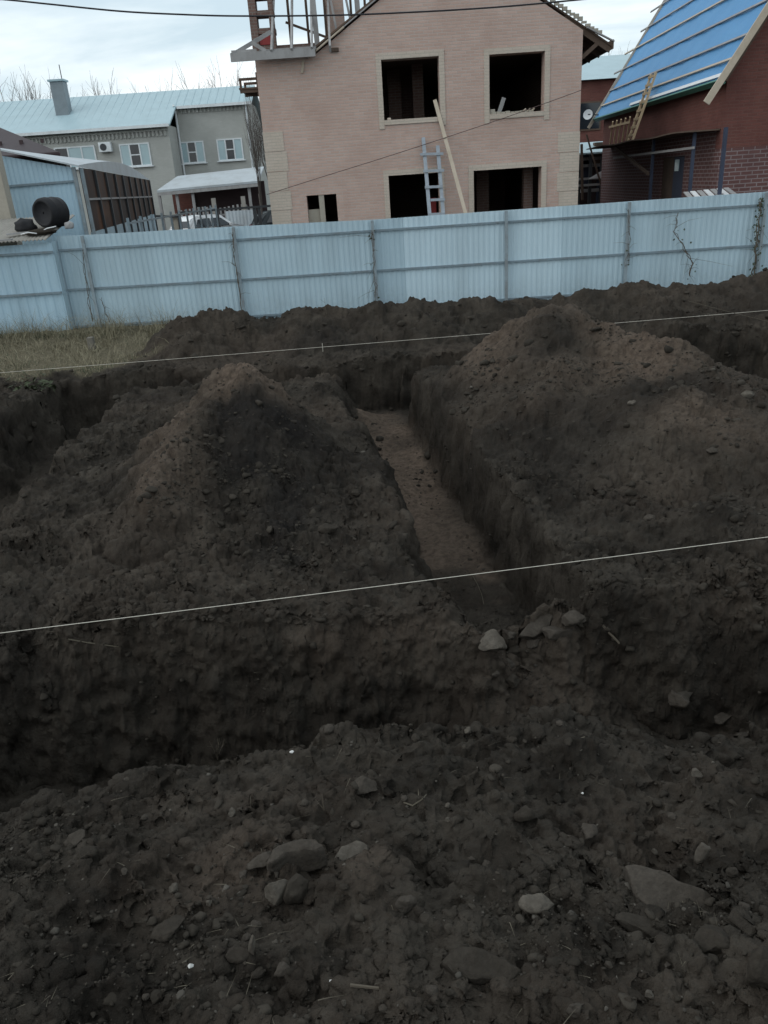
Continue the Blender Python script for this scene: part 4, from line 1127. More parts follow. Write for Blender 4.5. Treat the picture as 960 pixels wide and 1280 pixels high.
# cars
def car(name, label, cx, cy, rz, body_mat, s=1.0):
    t = thing(name, label, 'car', (cx, cy, 0), rz)
    # side outline (x forward, z up) of a small sport utility car; half widths taper towards the roof
    prof = [(-2.05, .45), (-2.12, .75), (-2.08, 1.0), (-1.95, 1.12), (-1.72, 1.52), (-1.3, 1.66), (-.3, 1.70), (.35, 1.62), (1.0, 1.14), (1.75, 1.0), (2.05, .82), (2.1, .5), (1.9, .32), (-1.85, .32)]
    m = MB(); n = len(prof); V_ = []
    for sgn, in ((-1,), (1,)):
        for x, z in prof:
            wd = .88 if z < 1.05 else .88 - .24 * (z - 1.05) / .65
            V_.append((x, sgn * wd, z))
    m.add(V_, [tuple(range(n)), tuple(range(2 * n - 1, n - 1, -1))] + [(i, (i + 1) % n, (i + 1) % n + n, i + n) for i in range(n)])
    bdy = m.build('body', body_mat, t, local=True, bevel=.05)
    for sgn in (-1, 1):
        def sp_(x, z): return (x, sgn * (.88 - .24 * (z - 1.05) / .65 + .008), z)
        a = [sp_(-1.55, 1.15), sp_(-.45, 1.15), sp_(-.45, 1.56), sp_(-1.25, 1.54)]
        b = [sp_(-.36, 1.15), sp_(.86, 1.15), sp_(.32, 1.53), sp_(-.36, 1.57)]
        for q in (a, b): MB().add(q, [(0, 1, 2, 3)]).build('side_window', 'glass', t, local=True)
        for x in (-1.35, 1.32):
            c = Vector((x, sgn * .80, .34)); vs_ = []; 
            pr = [(.0, .10), (.20, .105), (.21, .09), (.33, .09), (.34, .06), (.34, -.10), (.30, -.12), (0, -.12)]
            for r_, o_ in pr:
                for j in range(20): vs_.append((c.x + r_ * math.cos(j * .31416), c.y + sgn * o_, c.z + r_ * math.sin(j * .31416)))
            wh = MB().add(vs_, [(i * 20 + j, i * 20 + (j + 1) % 20, (i + 1) * 20 + (j + 1) % 20, (i + 1) * 20 + j) for i in range(7) for j in range(20)]).build('wheel', 'tyre', t, local=True)
        MB().box(-2.13, -1.98, sgn * .62 - .2, sgn * .62 + .2, .92, 1.06).build('tail_light', 'red_lamp', t, local=True)
        MB().box(1.98, 2.09, sgn * .6 - .18, sgn * .6 + .18, .72, .88).build('headlight', 'pvc', t, local=True)
        MB().box(.75, .92, sgn * .90 - .08, sgn * .90 + .08, 1.1, 1.24).build('mirror', body_mat, t, local=True)
    MB().add([(-1.94, -.72, 1.16), (-1.94, .72, 1.16), (-1.745, .62, 1.49), (-1.745, -.62, 1.49)], [(0, 1, 2, 3)]).build('rear_window', 'glass', t, local=True)
    MB().add([(1.0, -.76, 1.16), (1.0, .76, 1.16), (.40, .62, 1.595), (.40, -.62, 1.595)], [(3, 2, 1, 0)]).build('windscreen', 'glass', t, local=True)
    MB().box(-2.16, -2.03, -.8, .8, .48, .66).build('bumper', 'black', t, local=True)
    return t


c_ = at(262, 276, 45.5)
car('parked_car', 'white hatchback parked in the yard behind the dark framed gate', c_[0], 45.0, R_(50), 'white_paint')
c_ = at(343, 278, 45)
car('parked_car', 'dark car half hidden behind the corner of the pink brick house', c_[0] + .9, 45.0, R_(20), 'dark_paint')

# ------------------------------------------------------------------ pink brick house under construction
YH = 24.0
def wall_open(m, x0, x1, z0, z1, holes, y0, y1):
    xs = sorted({x0, x1, *[h[0] for h in holes], *[h[1] for h in holes]}); zs = sorted({z0, z1, *[h[2] for h in holes], *[h[3] for h in holes]})
    for i in range(len(xs) - 1):
        for j in range(len(zs) - 1):
            cx, cz = (xs[i] + xs[i + 1]) / 2, (zs[j] + zs[j + 1]) / 2
            if any(h[0] < cx < h[1] and h[2] < cz < h[3] for h in holes): continue
            a, b, c, d = xs[i], xs[i + 1], zs[j], zs[j + 1]
            m.add([(a, y0, c), (b, y0, c), (b, y0, d), (a, y0, d)], [(0, 1, 2, 3)]); m.add([(a, y1, c), (b, y1, c), (b, y1, d), (a, y1, d)], [(3, 2, 1, 0)])
    for a, b, c, d in holes:
        m.add([(a, y0, c), (a, y1, c), (a, y1, d), (a, y0, d)], [(0, 1, 2, 3)]); m.add([(b, y0, c), (b, y1, c), (b, y1, d), (b, y0, d)], [(3, 2, 1, 0)])
        m.add([(a, y0, c), (b, y0, c), (b, y1, c), (a, y1, c)], [(0, 1, 2, 3)]); m.add([(a, y0, d), (b, y0, d), (b, y1, d), (a, y1, d)], [(3, 2, 1, 0)])
    m.add([(x0, y0, z0), (x0, y1, z0), (x0, y1, z1), (x0, y0, z1)], [(3, 2, 1, 0)]); m.add([(x1, y0, z0), (x1, y1, z0), (x1, y1, z1), (x1, y0, z1)], [(0, 1, 2, 3)])


ph = thing('brick_house', 'unfinished pink brick house with empty window openings', 'house', (1.8, YH + 5, 0))
HX0, HX1, HZ, HB = -2.66, 6.22, 5.98, 34.0
holes = [(.74, 2.31, 4.30, 5.77), (3.68, 5.20, 4.27, 5.72), (.77, 2.22, .5, 2.88), (3.21, 5.16, .9, 2.86), (-1.62, -.76, 1.0, 2.50)]
m = MB(); wall_open(m, HX0, HX1, 0, HZ, holes, YH, YH + .40)
# gable
gx0, gx1, gpx, gpz = -1.05, HX1, 2.72, 8.36
m.prism([(gx0, YH, HZ), (gx1, YH, HZ), (gx1, YH, 6.15), (gpx, YH, gpz)], (0, .40, 0))
m.build('front_wall', 'brick_pink', ph)
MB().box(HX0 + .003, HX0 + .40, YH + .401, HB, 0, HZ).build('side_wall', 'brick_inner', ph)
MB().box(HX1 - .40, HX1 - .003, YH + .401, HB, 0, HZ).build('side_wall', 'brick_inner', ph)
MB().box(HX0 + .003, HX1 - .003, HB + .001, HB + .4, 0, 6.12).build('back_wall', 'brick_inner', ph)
MB().box(HX0 + .41, HX1 - .41, YH + .42, HB - .002, 3.05, 3.35).build('floor_slab', 'concrete', ph)
MB().box(HX0 + .41, HX1 - .41, YH + .42, HB - .002, 5.90, 6.10).build('added_ceiling', 'wood_dark', ph)  # unseen slab, added to keep the rooms below dark
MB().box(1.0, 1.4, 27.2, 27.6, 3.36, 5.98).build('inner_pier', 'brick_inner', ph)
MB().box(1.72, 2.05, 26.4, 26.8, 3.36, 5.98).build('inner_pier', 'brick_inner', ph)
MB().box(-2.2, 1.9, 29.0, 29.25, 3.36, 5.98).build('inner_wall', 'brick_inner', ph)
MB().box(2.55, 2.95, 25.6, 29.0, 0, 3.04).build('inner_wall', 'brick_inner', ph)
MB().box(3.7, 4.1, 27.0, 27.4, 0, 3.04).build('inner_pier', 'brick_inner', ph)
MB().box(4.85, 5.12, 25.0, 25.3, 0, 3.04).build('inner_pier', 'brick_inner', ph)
rc = MB().box(2.0, 2.19, 24.9, 25.0, .6, 2.2).build('red_panel', 'red_cloth', ph)
# window surrounds in cream brick
def surround(a, b, c, d, ears=True, sill=True):
    s = MB(); w_ = .145; y0, y1 = YH - .022, YH - .002
    s.box(a - w_, a, y0, y1, c - (.22 if ears else 0), d + w_); s.box(b, b + w_, y0, y1, c - (.22 if ears else 0), d + w_)
    s.box(a + .001, b - .001, y0, y1, d, d + w_)
    if sill: s.box(a + .001, b - .001, y0 - .01, y1, c - .12, c)
    s.build('window_surround', 'brick_cream', ph)
surround(*holes[0]); surround(*holes[1]); surround(*holes[2], False, False); surround(*holes[3], False, False)
MB().box(-1.27, -1.12, YH + .02, YH + .12, 1.0, 2.5).build('window_post', 'plaster', ph)
MB().box(-1.615, -1.28, YH + .14, YH + .18, 1.0, 2.12).build('infill_board', 'plaster', ph)
# quoins
for xa, sg, zt in ((HX0 - .012, 1, 4.20), (HX1 + .012, -1, 4.12)):
    q = MB(); z_ = .1; i = 0
    while z_ + .5 < zt + .06:
        w_ = .56 if i % 2 else .62
        q.box(min(xa, xa + sg * w_), max(xa, xa + sg * w_), YH - .014, YH - .002, z_, z_ + .500); z_ += .515; i += 1
    q.build('quoin', 'brick_cream', ph)
# roof of the gabled part, its closed deck added to keep the rooms dark
rk = (gpz - 6.15) / (gx1 - gpx)
def slab(xa, za, xb, zb, y0, y1, th): return MB().prism([(xa, y0, za), (xb, y0, zb), (xb, y0, zb + th), (xa, y0, za + th)], (0, y1 - y0, 0))
slab(gx1 + .82, 5.72, gpx, gpz + .06, YH + .05, HB + .5, .05).build('roof_slope', 'wood_dark', ph)
slab(gx0 - .3, gpz + .06 - (gpx - gx0 + .3) * rk * .96, gpx - .002, gpz + .06, YH + .05, HB + .5, .05).build('roof_slope', 'wood_dark', ph)
for i in range(11):
    y_ = YH + .12 + i * .98
    r_ = MB().bar((gx1 + .80, y_, 5.66), (gx1 - .5, y_, 5.66 + 1.3 * rk), .06, .16); r_.bar((gx1 + .45, y_, 5.84), (gx1 + .0, y_, 5.50), .05, .10)
    r_.build('rafter', 'wood_dark', ph)
MB().bar((gx1 + .84, YH + .03, 5.78), (gx1 + .84, HB + .5, 5.78), .04, .22).build('eave_board', 'wood_dark', ph)
m = MB(); m.bar((gx1 + .85, YH - .02, 5.83), (gx1 + .1, YH - .02, 6.20), .03, .10, (0, 1, 0)); m.build('verge_board', 'wood_grey', ph)
m = MB()
for i in range(30):
    t_ = i / 30; x = gx1 + .45 - t_ * 3.2; z = 5.745 + (gx1 + .86 - x) * .625 + .02
    m.box(x - .07, x + .06, YH - .03 - .03 * random.random(), YH + .05, z + .02 * random.random(), z + .06 + .05 * random.random())
m.build('mortar_edge', 'plaster', ph)
m = MB(); m.bar((-1.22, YH - .05, 5.93), (-.20, YH - .05, 6.58), .04, .17, (0, 1, 0)); m.build('rake_board', 'wood_pale', ph)
m = MB(); m.bar((-.22, YH - .035, 6.58), (2.7, YH - .035, 8.42), .03, .07, (0, 1, 0)); m.build('rake_board', 'wood_grey', ph)
MB().box(-.62, -.38, YH - .06, YH + .3, 6.03, 6.12).build('purlin_end', 'wood_dark', ph)
MB().bar((-1.35, YH - .03, 5.90), (-1.42, YH - .03, 5.58), .05, .06).build('bracket', 'wood_pale', ph)
# open roof frame of the left wing
rfz = 5.98
MB().bar((-3.25, YH - .40, 6.0), (-1.0, YH - .40, 6.0), .06, .20).build('eave_beam', 'wood_grey', ph)
MB().bar((-3.22, YH - .34, 6.14), (-2.55, YH - .34, 6.14), .05, .06).build('eave_beam', 'wood_grey', ph)
MB().bar((-3.2, YH - .42, 6.06), (-2.18, YH + .2, 6.62), .05, .10).build('brace', 'wood_grey', ph)
MB().bar((-2.65, YH - .36, 6.32), (-2.3, YH - .36, 6.10), .05, .09).build('brace', 'wood_grey', ph)
MB().box(HX0 + .1, -.95, YH + 1.2, YH + 1.5, 6.13, 6.45).build('wall_plate', 'brick_inner', ph)
MB().box(-2.5, -.98, YH - .25, YH + .06, 6.08, 6.16).build('wall_plate', 'wood_grey', ph)
for x, l in ((-2.15, 1), (-1.62, 1), (-1.08, 1), (-.60, .85)):
    MB().bar((x, YH - .42, 6.05), (x - .02, YH + 3.0 * l, 6.05 + 2.35 * l), .055, .16).build('rafter', 'wood_grey', ph)
for x, y_, h_ in ((-1.75, 25.6, 2.2), (-1.25, 25.9, 2.3), (-.72, 25.6, 2.3), (.02, 26.0, 2.4), (.42, 25.6, 2.4)):
    MB().box(x - .035, x + .035, y_ - .03, y_ + .03, 6.12, 6.12 + h_).build('prop', 'wood_dark', ph)
for x, dx_, y_ in ((-.98, -.05, 25.0), (.22, -.04, 25.1)):
    MB().bar((x, y_, 6.1), (x + dx_, y_, 8.6), .14, .14).build('post', 'wood_grey', ph)
for x, dx_, y_ in ((.1, -.35, 24.9), (.75, -.35, 24.9), (-.35, -.3, 24.8)):
    MB().bar((x, y_, 6.2), (x + dx_, y_, 8.3), .06, .06).build('brace', 'wood_grey', ph)
MB().bar((-1.85, 25.55, 7.05), (-.55, 25.55, 6.55), .05, .06).build('brace', 'wood_dark', ph)
MB().prism([(-.78, 25.8, 6.1), (-.16, 25.8, 6.1), (-.22, 25.8, 9.2), (-.70, 25.8, 9.2)], (0, .5, 0)).build('chimney', 'brick_pink', ph)
m = MB(); m.box(-2.80, -2.60, 25.0, 25.5, 6.12, 9.2)
for i in range(6): m.box(-2.598, -2.12, 25.02, 25.42, 6.3 + i * .42, 6.44 + i * .42)
m.box(-2.26, -2.14, 25.0, 25.4, 6.12, 9.2)
m.build('flue_pier', 'brick_inner', ph)
MB().box(-2.58, -2.27, 25.05, 25.38, 6.46, 6.70).build('flue_block', 'red_cloth', ph)
# scaffold bracket on the left wall
A_ = at(299, 96, 24.4); 
sc_ = thing('scaffold_bracket', 'small rusty scaffold frame hanging on the left wall of the pink house', 'scaffold', (-2.9, 24.5, 5.1))
xa, xb, zt, zb = at(298, 97, 24.4)[0], HX0 + .0, at(310, 97, 24.4)[2], at(310, 116, 24.4)[2]
for y_ in (24.42, 25.4):
    m = MB(); m.box(xa, xa + .06, y_, y_ + .06, zb, zt); m.box(xb - .08, xb - .01, y_, y_ + .06, zb - .1, zt + .12); m.box(xa, xb - .01, y_ - .02, y_ - .003, zt - .07, zt); m.box(xa, xb - .01, y_ - .02, y_ - .003, zb, zb + .08); m.build('frame', 'wood_dark', sc_)
MB().box(xa - .02, xb - .02, 24.38, 25.5, zb + .085, zb + .13).build('deck', 'wood_dark', sc_)
# things leaning on / lying in the house
ld = thing('ladder', 'blue grey wooden ladder leaning beside the lower left opening of pink house', 'ladder', (2.0, 23.3, 0))
def LP(px, py): 
    t_ = (py - 172) / (267 - 172.); Y = 23.90 - .42 * t_; return at(px, py, Y)
for (t0, t1), dn in ((((529, 172), (537, 267)), 1), (((547, 182), (554, 267)), 1)):
    a, b = LP(*t0), LP(*t1); b2 = b + (b - a) * (b[2] / max(a[2] - b[2], .1)) 
    MB().bar(a, b2, .10, .05, (0, 1, 0)).build('rail', 'ladder', ld)
for (p, q) in (((525, 193), (554, 192)), ((529, 214), (555, 213)), ((531, 234), (553, 233)), ((538, 250), (556, 249)), ((536, 268), (556, 267))):
    a, b = LP(*p) - [0, .05, 0], LP(*q) - [0, .05, 0]; MB().bar(a, b, .04, .07).build('rung', 'ladder', ld)
a = at(544, 127, 24.08); b = at(572, 230, 23.4); c = b + (b - a) * .95; c = a + (b - a) * (a[2] / (a[2] - b[2]))
tag(recentre(MB().bar(c, a + (a - b) * .02, .10, .04, (0, 1, 0)).build('plank', 'wood_pale')), 'long pale plank leaning from the upper left window of the pink house', 'plank')
a = at(624, 140, 24.2); b = at(630, 122, 24.15); tag(recentre(MB().bar(a - [.02, 0, .05], b, .11, .04, (0, 1, 0)).build('board', 'wood_grey')), 'short board standing in the upper right window opening', 'board')
m = MB(); zs_ = 4.275
for i in range(9): x = 3.75 + i * .13; m.box(x, x + .12, 24.0 + .03 * random.random(), 24.12, zs_, zs_ + .03 + .03 * random.random())
tag(recentre(m.build('mortar_spill', 'plaster')), 'pale spilled mortar along the sill of the upper right window', 'mortar')
tag(recentre(MB().box(3.70, 3.84, 24.03, 24.16, 4.275, 4.40).build('brick', 'plaster', bevel=.01)), 'pale brick in the left corner of the upper right window', 'brick')
tag(recentre(MB().box(.83, .93, 24.03, 24.14, 4.305, 4.36).build('brick', 'brick_cream', bevel=.008)), 'cream brick in the left corner of the upper left window', 'brick')
m = MB()
for i, x in enumerate((4.62, 4.74, 4.86)): m.bar((x, 23.98, 4.30), (x + .10, 24.15, 4.36), .03, .03)
tag(recentre(m.build('scrap_lath', 'wood_pale')), 'bits of pale lath on the sill of the upper right window', 'lath')

# ------------------------------------------------------------------ red brick house with blue roof film
C0 = at(903, 160, 22.0); az = -math.atan2(.42, 12)
rh = thing('red_house', 'unfinished red brick house with blue film and battens on its steep roof', 'house', (C0[0], 22.0, 0), az)
LV = 12.3; EZ = 4.78; SL = math.tan(R_(57)); UW = 3.3
ca, sa = math.cos(az), math.sin(az)
def loc(p): x, y = p[0] - C0[0], p[1] - 22.0; return (x * ca + y * sa, -x * sa + y * ca, p[2])
def onwall(px, py, u=0.0):
    d_ = ray(px, py); o_ = CAM - np.array([C0[0], 22.0, 0])
    ox, oy = o_[0] * ca + o_[1] * sa, -o_[0] * sa + o_[1] * ca; dx_, dy_ = d_[0] * ca + d_[1] * sa, -d_[0] * sa + d_[1] * ca
    t_ = (u - ox) / dx_; return np.array([u, oy + dy_ * t_, HC + d_[2] * t_])
ZM = 3.42
dA, dB = onwall(825, 230)[1], onwall(853, 230)[1]; dv0, dv1 = min(dA, dB), max(dA, dB); dz1 = onwall(838, 196)[2]
# long wall, lower part in four pieces around the door
m = MB(); m.box(0, .38, .381, dv0, 0, ZM); m.box(0, .38, dv1, LV, 0, ZM); m.box(0, .38, dv0, dv1, dz1, ZM); m.build('lower_wall', 'brick_brown', rh, local=True)
MB().box(.004, .38, .381, LV, ZM + .002, EZ + .25).build('upper_wall', 'brick_red', rh, local=True)
MB().box(0, 2 * UW, 0, .38, 0, 2.98).build('gable_wall', 'brick_brown', rh, local=True)
MB().prism([(.004, .004, 2.982), (2 * UW, .004, 2.982), (2 * UW, .004, EZ), (UW, .004, EZ + UW * SL), (.004, .004, EZ)], (0, .37, 0)).build('gable_wall', 'brick_red', rh, local=True)
MB().box(.39, 2 * UW, LV - .38, LV - .002, 0, EZ).build('back_wall', 'brick_red', rh, local=True)
MB().box(2 * UW - .38, 2 * UW, .39, LV - .39, 0, EZ).build('side_wall', 'brick_red', rh, local=True)
def rpt(s, v): return (-.32 + s / math.sqrt(1 + SL * SL), v, EZ - .22 + s * SL / math.sqrt(1 + SL * SL))
SR = (UW + .32) * math.sqrt(1 + SL * SL); nrm = Vector((-SL, 0, 1)).normalized()
V0, V1 = -.45, LV + .25
film = MB(); nn_, mm_ = 30, 24; vs_ = []
for i in range(mm_ + 1):
    for j in range(nn_ + 1):
        v = V0 + (V1 - V0) * j / nn_; s_ = SR * i / mm_; p = Vector(rpt(s_, v)) + nrm * (.014 * math.sin(j * 1.9 + i * .7) + .010 * math.sin(j * .9 - i * 1.7) - .024); vs_.append(p)
fs_ = [(i * (nn_ + 1) + j, i * (nn_ + 1) + j + 1, (i + 1) * (nn_ + 1) + j + 1, (i + 1) * (nn_ + 1) + j) for i in range(mm_) for j in range(nn_)]
film.add(vs_, fs_); roofo = film.build('roof', 'blue_film', rh, local=True, smooth=True)
MB().prism([Vector(rpt(0.02, V0)) - nrm * .075, Vector(rpt(0.02, V1)) - nrm * .075, Vector(rpt(SR, V1)) - nrm * .075, Vector(rpt(SR, V0)) - nrm * .075], -nrm * .08).build('roof_deck', 'wood_dark', roofo, local=True)
MB().prism([(UW, V0, EZ - .22 + (UW + .32) * SL), (UW, V1, EZ - .22 + (UW + .32) * SL), (2 * UW + .32, V1, EZ - .22), (2 * UW + .32, V0, EZ - .22)], (0, 0, -.1)).build('far_roof_slope', 'blue_film', rh, local=True)
for k, (s_, ve, vn) in enumerate(((.50, V1 - .05, V0 + .05), (1.1, V1 + .05, V0), (1.95, V1 + 1.3, V0), (2.8, V1 + 1.5, V0), (3.65, V1 + 1.0, V0), (4.5, V1 + 1.4, V0), (5.4, V1 + .9, V0))):
    a, b = Vector(rpt(s_, vn)) + nrm * .025, Vector(rpt(s_ + .03 * math.sin(k), ve)) + nrm * .025
    MB().bar(a, b, .06, .04, nrm).build('batten', 'wood_grey' if k % 3 else 'wood_pale', roofo, local=True)
MB().bar(Vector(rpt(.10, V0)) + nrm * .02, Vector(rpt(.10, LV * .62)) + nrm * .02, .10, .03, nrm).build('white_strip', 'white_trim', roofo, local=True)
MB().bar(Vector(rpt(-.03, V0)) - nrm * .06, Vector(rpt(-.03, V1)) - nrm * .06, .05, .17, nrm).build('eave_board', 'green_trim', rh, local=True)
a, b = Vector(rpt(-.62, V0 - .05)), Vector(rpt(SR, V0 - .05)); MB().bar(a, b, .17, .05, (0, 1, 0)).build('rake_board', 'wood_pale', rh, local=True)
a, b = Vector(rpt(-.40, V1 + .03)), Vector(rpt(SR, V1 + .03)); MB().bar(a, b, .12, .04, (0, 1, 0)).build('rake_board', 'wood_pale', rh, local=True)
dm = (dv0 + dv1) / 2
dr_ = MB().box(.06, .12, dm + .02, dv1 - .02, 0, dz1 - .02).build('door', 'wood_dark', rh, local=True)
MB().box(.05, .11, dv0 + .02, dm - .01, 0, dz1 - .02).build('door', 'blue_post', rh, local=True)
zn = onwall(841, 207)[2]; MB().box(.03, .048, dv0 + .55, dm - .15, zn - .16, zn + .16).build('door_window', 'blind', rh, local=True)
tag(rh)
# scaffold along the long wall
sf = thing('wall_scaffold', 'scaffold with a plank deck and blue posts along the red house wall', 'scaffold', (C0[0], 22.0, 0), az)
q0, q1 = onwall(905, 159, -.5), onwall(770, 180, -.5)
dk = MB(); npt = 16
for i in range(npt):
    v0_ = .1 + i * .68; zz = 3.44 + .02 * math.sin(i * 1.1) ; dk.bar((-.48, v0_, zz), (-.48, v0_ + .70, 3.44 + .02 * math.sin((i + 1) * 1.1)), .94, .035)
dk.build('deck', 'wood_dark', sf, local=True)
for px in (904, 866, 816):
    v_ = onwall(px, 200, -.55)[1]; MB().box(-.6, -.52, v_ - .04, v_ + .04, 0, 3.42).build('post', 'blue_post', sf, local=True)
MB().bar((-.64, onwall(771, 180, -.6)[1], 3.35), (-.64, onwall(812, 217, -.6)[1], onwall(812, 217, -.6)[2]), .06, .09).build('brace', 'wood_dark', sf, local=True)
MB().bar((-.62, .2, 3.05), (-.62, 8.2, 3.02), .04, .06).build('rail', 'wood_grey', sf, local=True)
# roof ladder
rl = thing('ladder', 'long yellow wooden ladder propped from the scaffold deck onto the blue roof', 'ladder', (C0[0], 22.0, 0), az)
bt = Vector(onwall(788, 176, -.86)); bt.z = 3.47
_n = Vector((1, 0, -.36)); _o = Vector(loc(CAM)); _q = Vector(loc(CAM + ray(817, 92))) - _o
tp = _o + _q * ((bt - _o).dot(_n) / _q.dot(_n))
for o_ in (-.24, .24):
    MB().bar(bt + Vector((0, o_, 0)), tp + Vector((0, o_, 0)), .06, .09, (0, 1, 0)).build('rail', 'wood_new', rl, local=True)
for i in range(8):
    t_ = .08 + i * .125; c = bt.lerp(tp, t_); MB().bar(c + Vector((-.04, -.28, 0)), c + Vector((-.04, .28, 0)), .04, .07).build('rung', 'wood_new', rl, local=True)
# little railing
rg = thing('railing', 'small yellow slatted wooden railing on the far end of the scaffold deck', 'railing', (C0[0], 22.0, 0), az)
va, vb = onwall(788, 165, -.5)[1], onwall(765, 165, -.5)[1]
for i in range(5):
    v = va + .2 + (vb - va - .2) * i / 4; MB().bar((-.5, v + .25, 3.46), (-.55, v - .25, 4.22), .04, .06).build('slat', 'wood_new', rg, local=True)
MB().bar((-.58, va - .1, 4.06), (-.58, vb + .1, 4.06), .04, .07).build('top_rail', 'wood_new', rg, local=True)
# satellite dish
ds = onwall(757, 139, -.2); t = thing('satellite_dish', 'white satellite dish under the far eave corner of blue roof', 'dish', (C0[0], 22.0, 0), az)
dn_ = Vector((-.45, -.87, .2)).normalized(); da_ = dn_.cross(Vector((0, 0, 1))).normalized(); db_ = da_.cross(dn_)
dc_ = Vector((-.62, LV + .12, ds[2])); vs_ = [dc_ - dn_ * .05]; fs_ = []
for r_ in (.07, .13, .19):
    for j in range(20): vs_.append(dc_ + da_ * r_ * math.cos(j * .31416) + db_ * r_ * math.sin(j * .31416) + dn_ * (r_ * r_ * .9 - .05))
fs_ = [(0, 1 + j, 1 + (j + 1) % 20) for j in range(20)] + [(1 + i * 20 + j, 21 + i * 20 + j, 21 + i * 20 + (j + 1) % 20, 1 + i * 20 + (j + 1) % 20) for i in range(2) for j in range(20)]
MB().add(vs_, fs_).build('dish', 'white_trim', t, local=True, smooth=True)
MB().bar((-.60, LV + .17, ds[2]), (0.1, LV - .15, ds[2] - .1), .04, .04).build('arm', 'metal_dark', t, local=True)
# stack of pale slats in front of the red house
sk = at(893, 242, 20.3); t = thing('slat_stack', 'pile of pale grey slats on a support just over the fence', 'stack', (sk[0], 20.3, 0))
MB().box(sk[0] - .55, sk[0] + .55, 20.1, 20.9, 0, sk[2] - .18).build('trestle', 'wood_dark', t)
for i in range(7):
    x = sk[0] - .62 + i * .17; MB().bar((x, 19.95, sk[2] - .15 + .012 * i), (x + .22, 21.1, sk[2] + .05 + .006 * i), .12, .025).build('slat', 'white_trim' if i % 2 else 'wood_grey', t)

# lean-to and scaffolding in the gap between the two houses
lt = thing('lean_to', 'cluttered open lean-to with a tin roof in the gap between the houses', 'lean-to', (10, 36, 0))
A_, B_ = at(722, 188, 36), at(768, 182, 36)
MB().prism([(A_[0] - 1.5, 35.6, A_[2] - .12), (B_[0] + 1, 35.6, A_[2] - .12), (B_[0] + 1, 38, A_[2] + .35), (A_[0] - 1.5, 38, A_[2] + .35)], (0, 0, -.06)).build('roof', 'roof_grey', lt)
for px in (724, 738, 752, 762):
    x = at(px, 215, 35.8)[0]; MB().box(x - .06, x + .06, 35.75, 35.87, 0, A_[2] - .19).build('post', 'metal_dark', lt)
MB().box(A_[0] - 1.4, B_[0] + 1, 37.6, 37.8, 0, A_[2]).build('back_wall', 'soffit', lt)
for py in (224, 232): 
    z = at(745, py, 35.7)[2]; MB().box(A_[0] - .8, B_[0], 35.66, 35.72, z, z + .09).build('rail', 'wood_grey', lt)
for py, px in ((198, 742), (207, 735), (238, 740)):
    p_ = at(px, py, 36.4); MB().box(p_[0] - .5, p_[0] + .5, 36.3, 36.8, p_[2] - .06, p_[2] + .06).build('shelf', 'wood_grey', lt)
for px, py, w_, h_ in ((731, 195, .25, .3), (748, 192, .2, .45), (756, 200, .25, .35), (728, 215, .3, .5), (755, 240, .3, .5)):
    p_ = at(px, py, 37.0); MB().box(p_[0] - w_, p_[0] + w_, 36.9, 37.2, p_[2] - h_, p_[2] + h_).build('board', 'blue_post' if w_ > .22 else 'wood_dark', lt)
ws = at(750, 217, 35.4); tag(recentre(MB().prism([(ws[0] - .45, 35.5, ws[2] - .18), (ws[0] + .45, 35.5, ws[2] - .16), (ws[0] + .45, 35.5, ws[2] + .16), (ws[0] + .1, 35.5, ws[2] + .10)], (0, .04, 0)).build('sheet', 'white_trim')), 'wedge of white sheet stacked in the cluttered lean-to', 'sheet')
MB().bar(at(727, 180, 35.3), at(728, 250, 35.3), .10, .06).build('brace', 'wood_dark', lt)
MB().bar(at(733, 168, 35.3), at(757, 250, 35.3), .06, .06).build('brace', 'wood_dark', lt)

# red building behind
YB = 46
A_ = at(722, 100, YB); bb = thing('brick_building', 'red brick building with grey roof far behind the gap between houses', 'building', (14, 50, 0))
MB().box(A_[0] - 6, A_[0] + 9, YB, YB + 8, 0, A_[2]).build('wall', 'brick_red', bb)
MB().prism([(A_[0] - 6.4, YB - .35, A_[2] - .05), (A_[0] - 6.4, YB + 8.35, A_[2] - .05), (A_[0] - 6.4, YB + 4, A_[2] + 1.5)], (15.8, 0, 0)).build('roof', 'roof_grey', bb)
w_ = at(735, 140, YB); fr = MB().box(w_[0] - .7, w_[0] + .7, YB - .05, YB - .003, w_[2] - .9, w_[2] + .5).build('window', 'wood_dark', bb)
MB().box(w_[0] - .62, w_[0] + .62, YB - .06, YB - .053, w_[2] - .82, w_[2] + .42).build('pane', 'glass', fr)

# ------------------------------------------------------------------ overhead cables
def cable(name, pts, r, label, mat):
    q = [np.array(p) for p in pts]; out = []
    for i in range(len(q) - 1):
        p0, p1, p2, p3 = q[max(i - 1, 0)], q[i], q[i + 1], q[min(i + 2, len(q) - 1)]
        for t_ in np.linspace(0, 1, 9)[:-1]:
            out.append(.5 * ((2 * p1) + (-p0 + p2) * t_ + (2 * p0 - 5 * p1 + 4 * p2 - p3) * t_ ** 2 + (-p0 + 3 * p1 - 3 * p2 + p3) * t_ ** 3))
    out.append(q[-1]); o = MB().tube(out, r, 6).build(name, mat, smooth=True); recentre(o); return tag(o, label, 'cable')


YC = 12.0
K = [at(px, py, YC) for px, py in ((-60, -4), (0, -1), (60, 5), (150, 14), (225, 18), (300, 20), (420, 19), (520, 15), (620, 9), (720, 0), (800, -9))]
cable('overhead_cable', [K[0] + (K[0] - K[1]) * 6] + K + [K[-1] + (K[-1] - K[-2]) * 4], .011, 'thick black cable sagging across the sky above the houses', 'cable')
K = [at(px, py, 23.75) for px, py in ((334, 243), (400, 222), (480, 197), (560, 171), (640, 144), (726, 113))]
cable('service_wire', K, .010, 'thin brown wire slanting across the pink brick front', 'thin_wire')

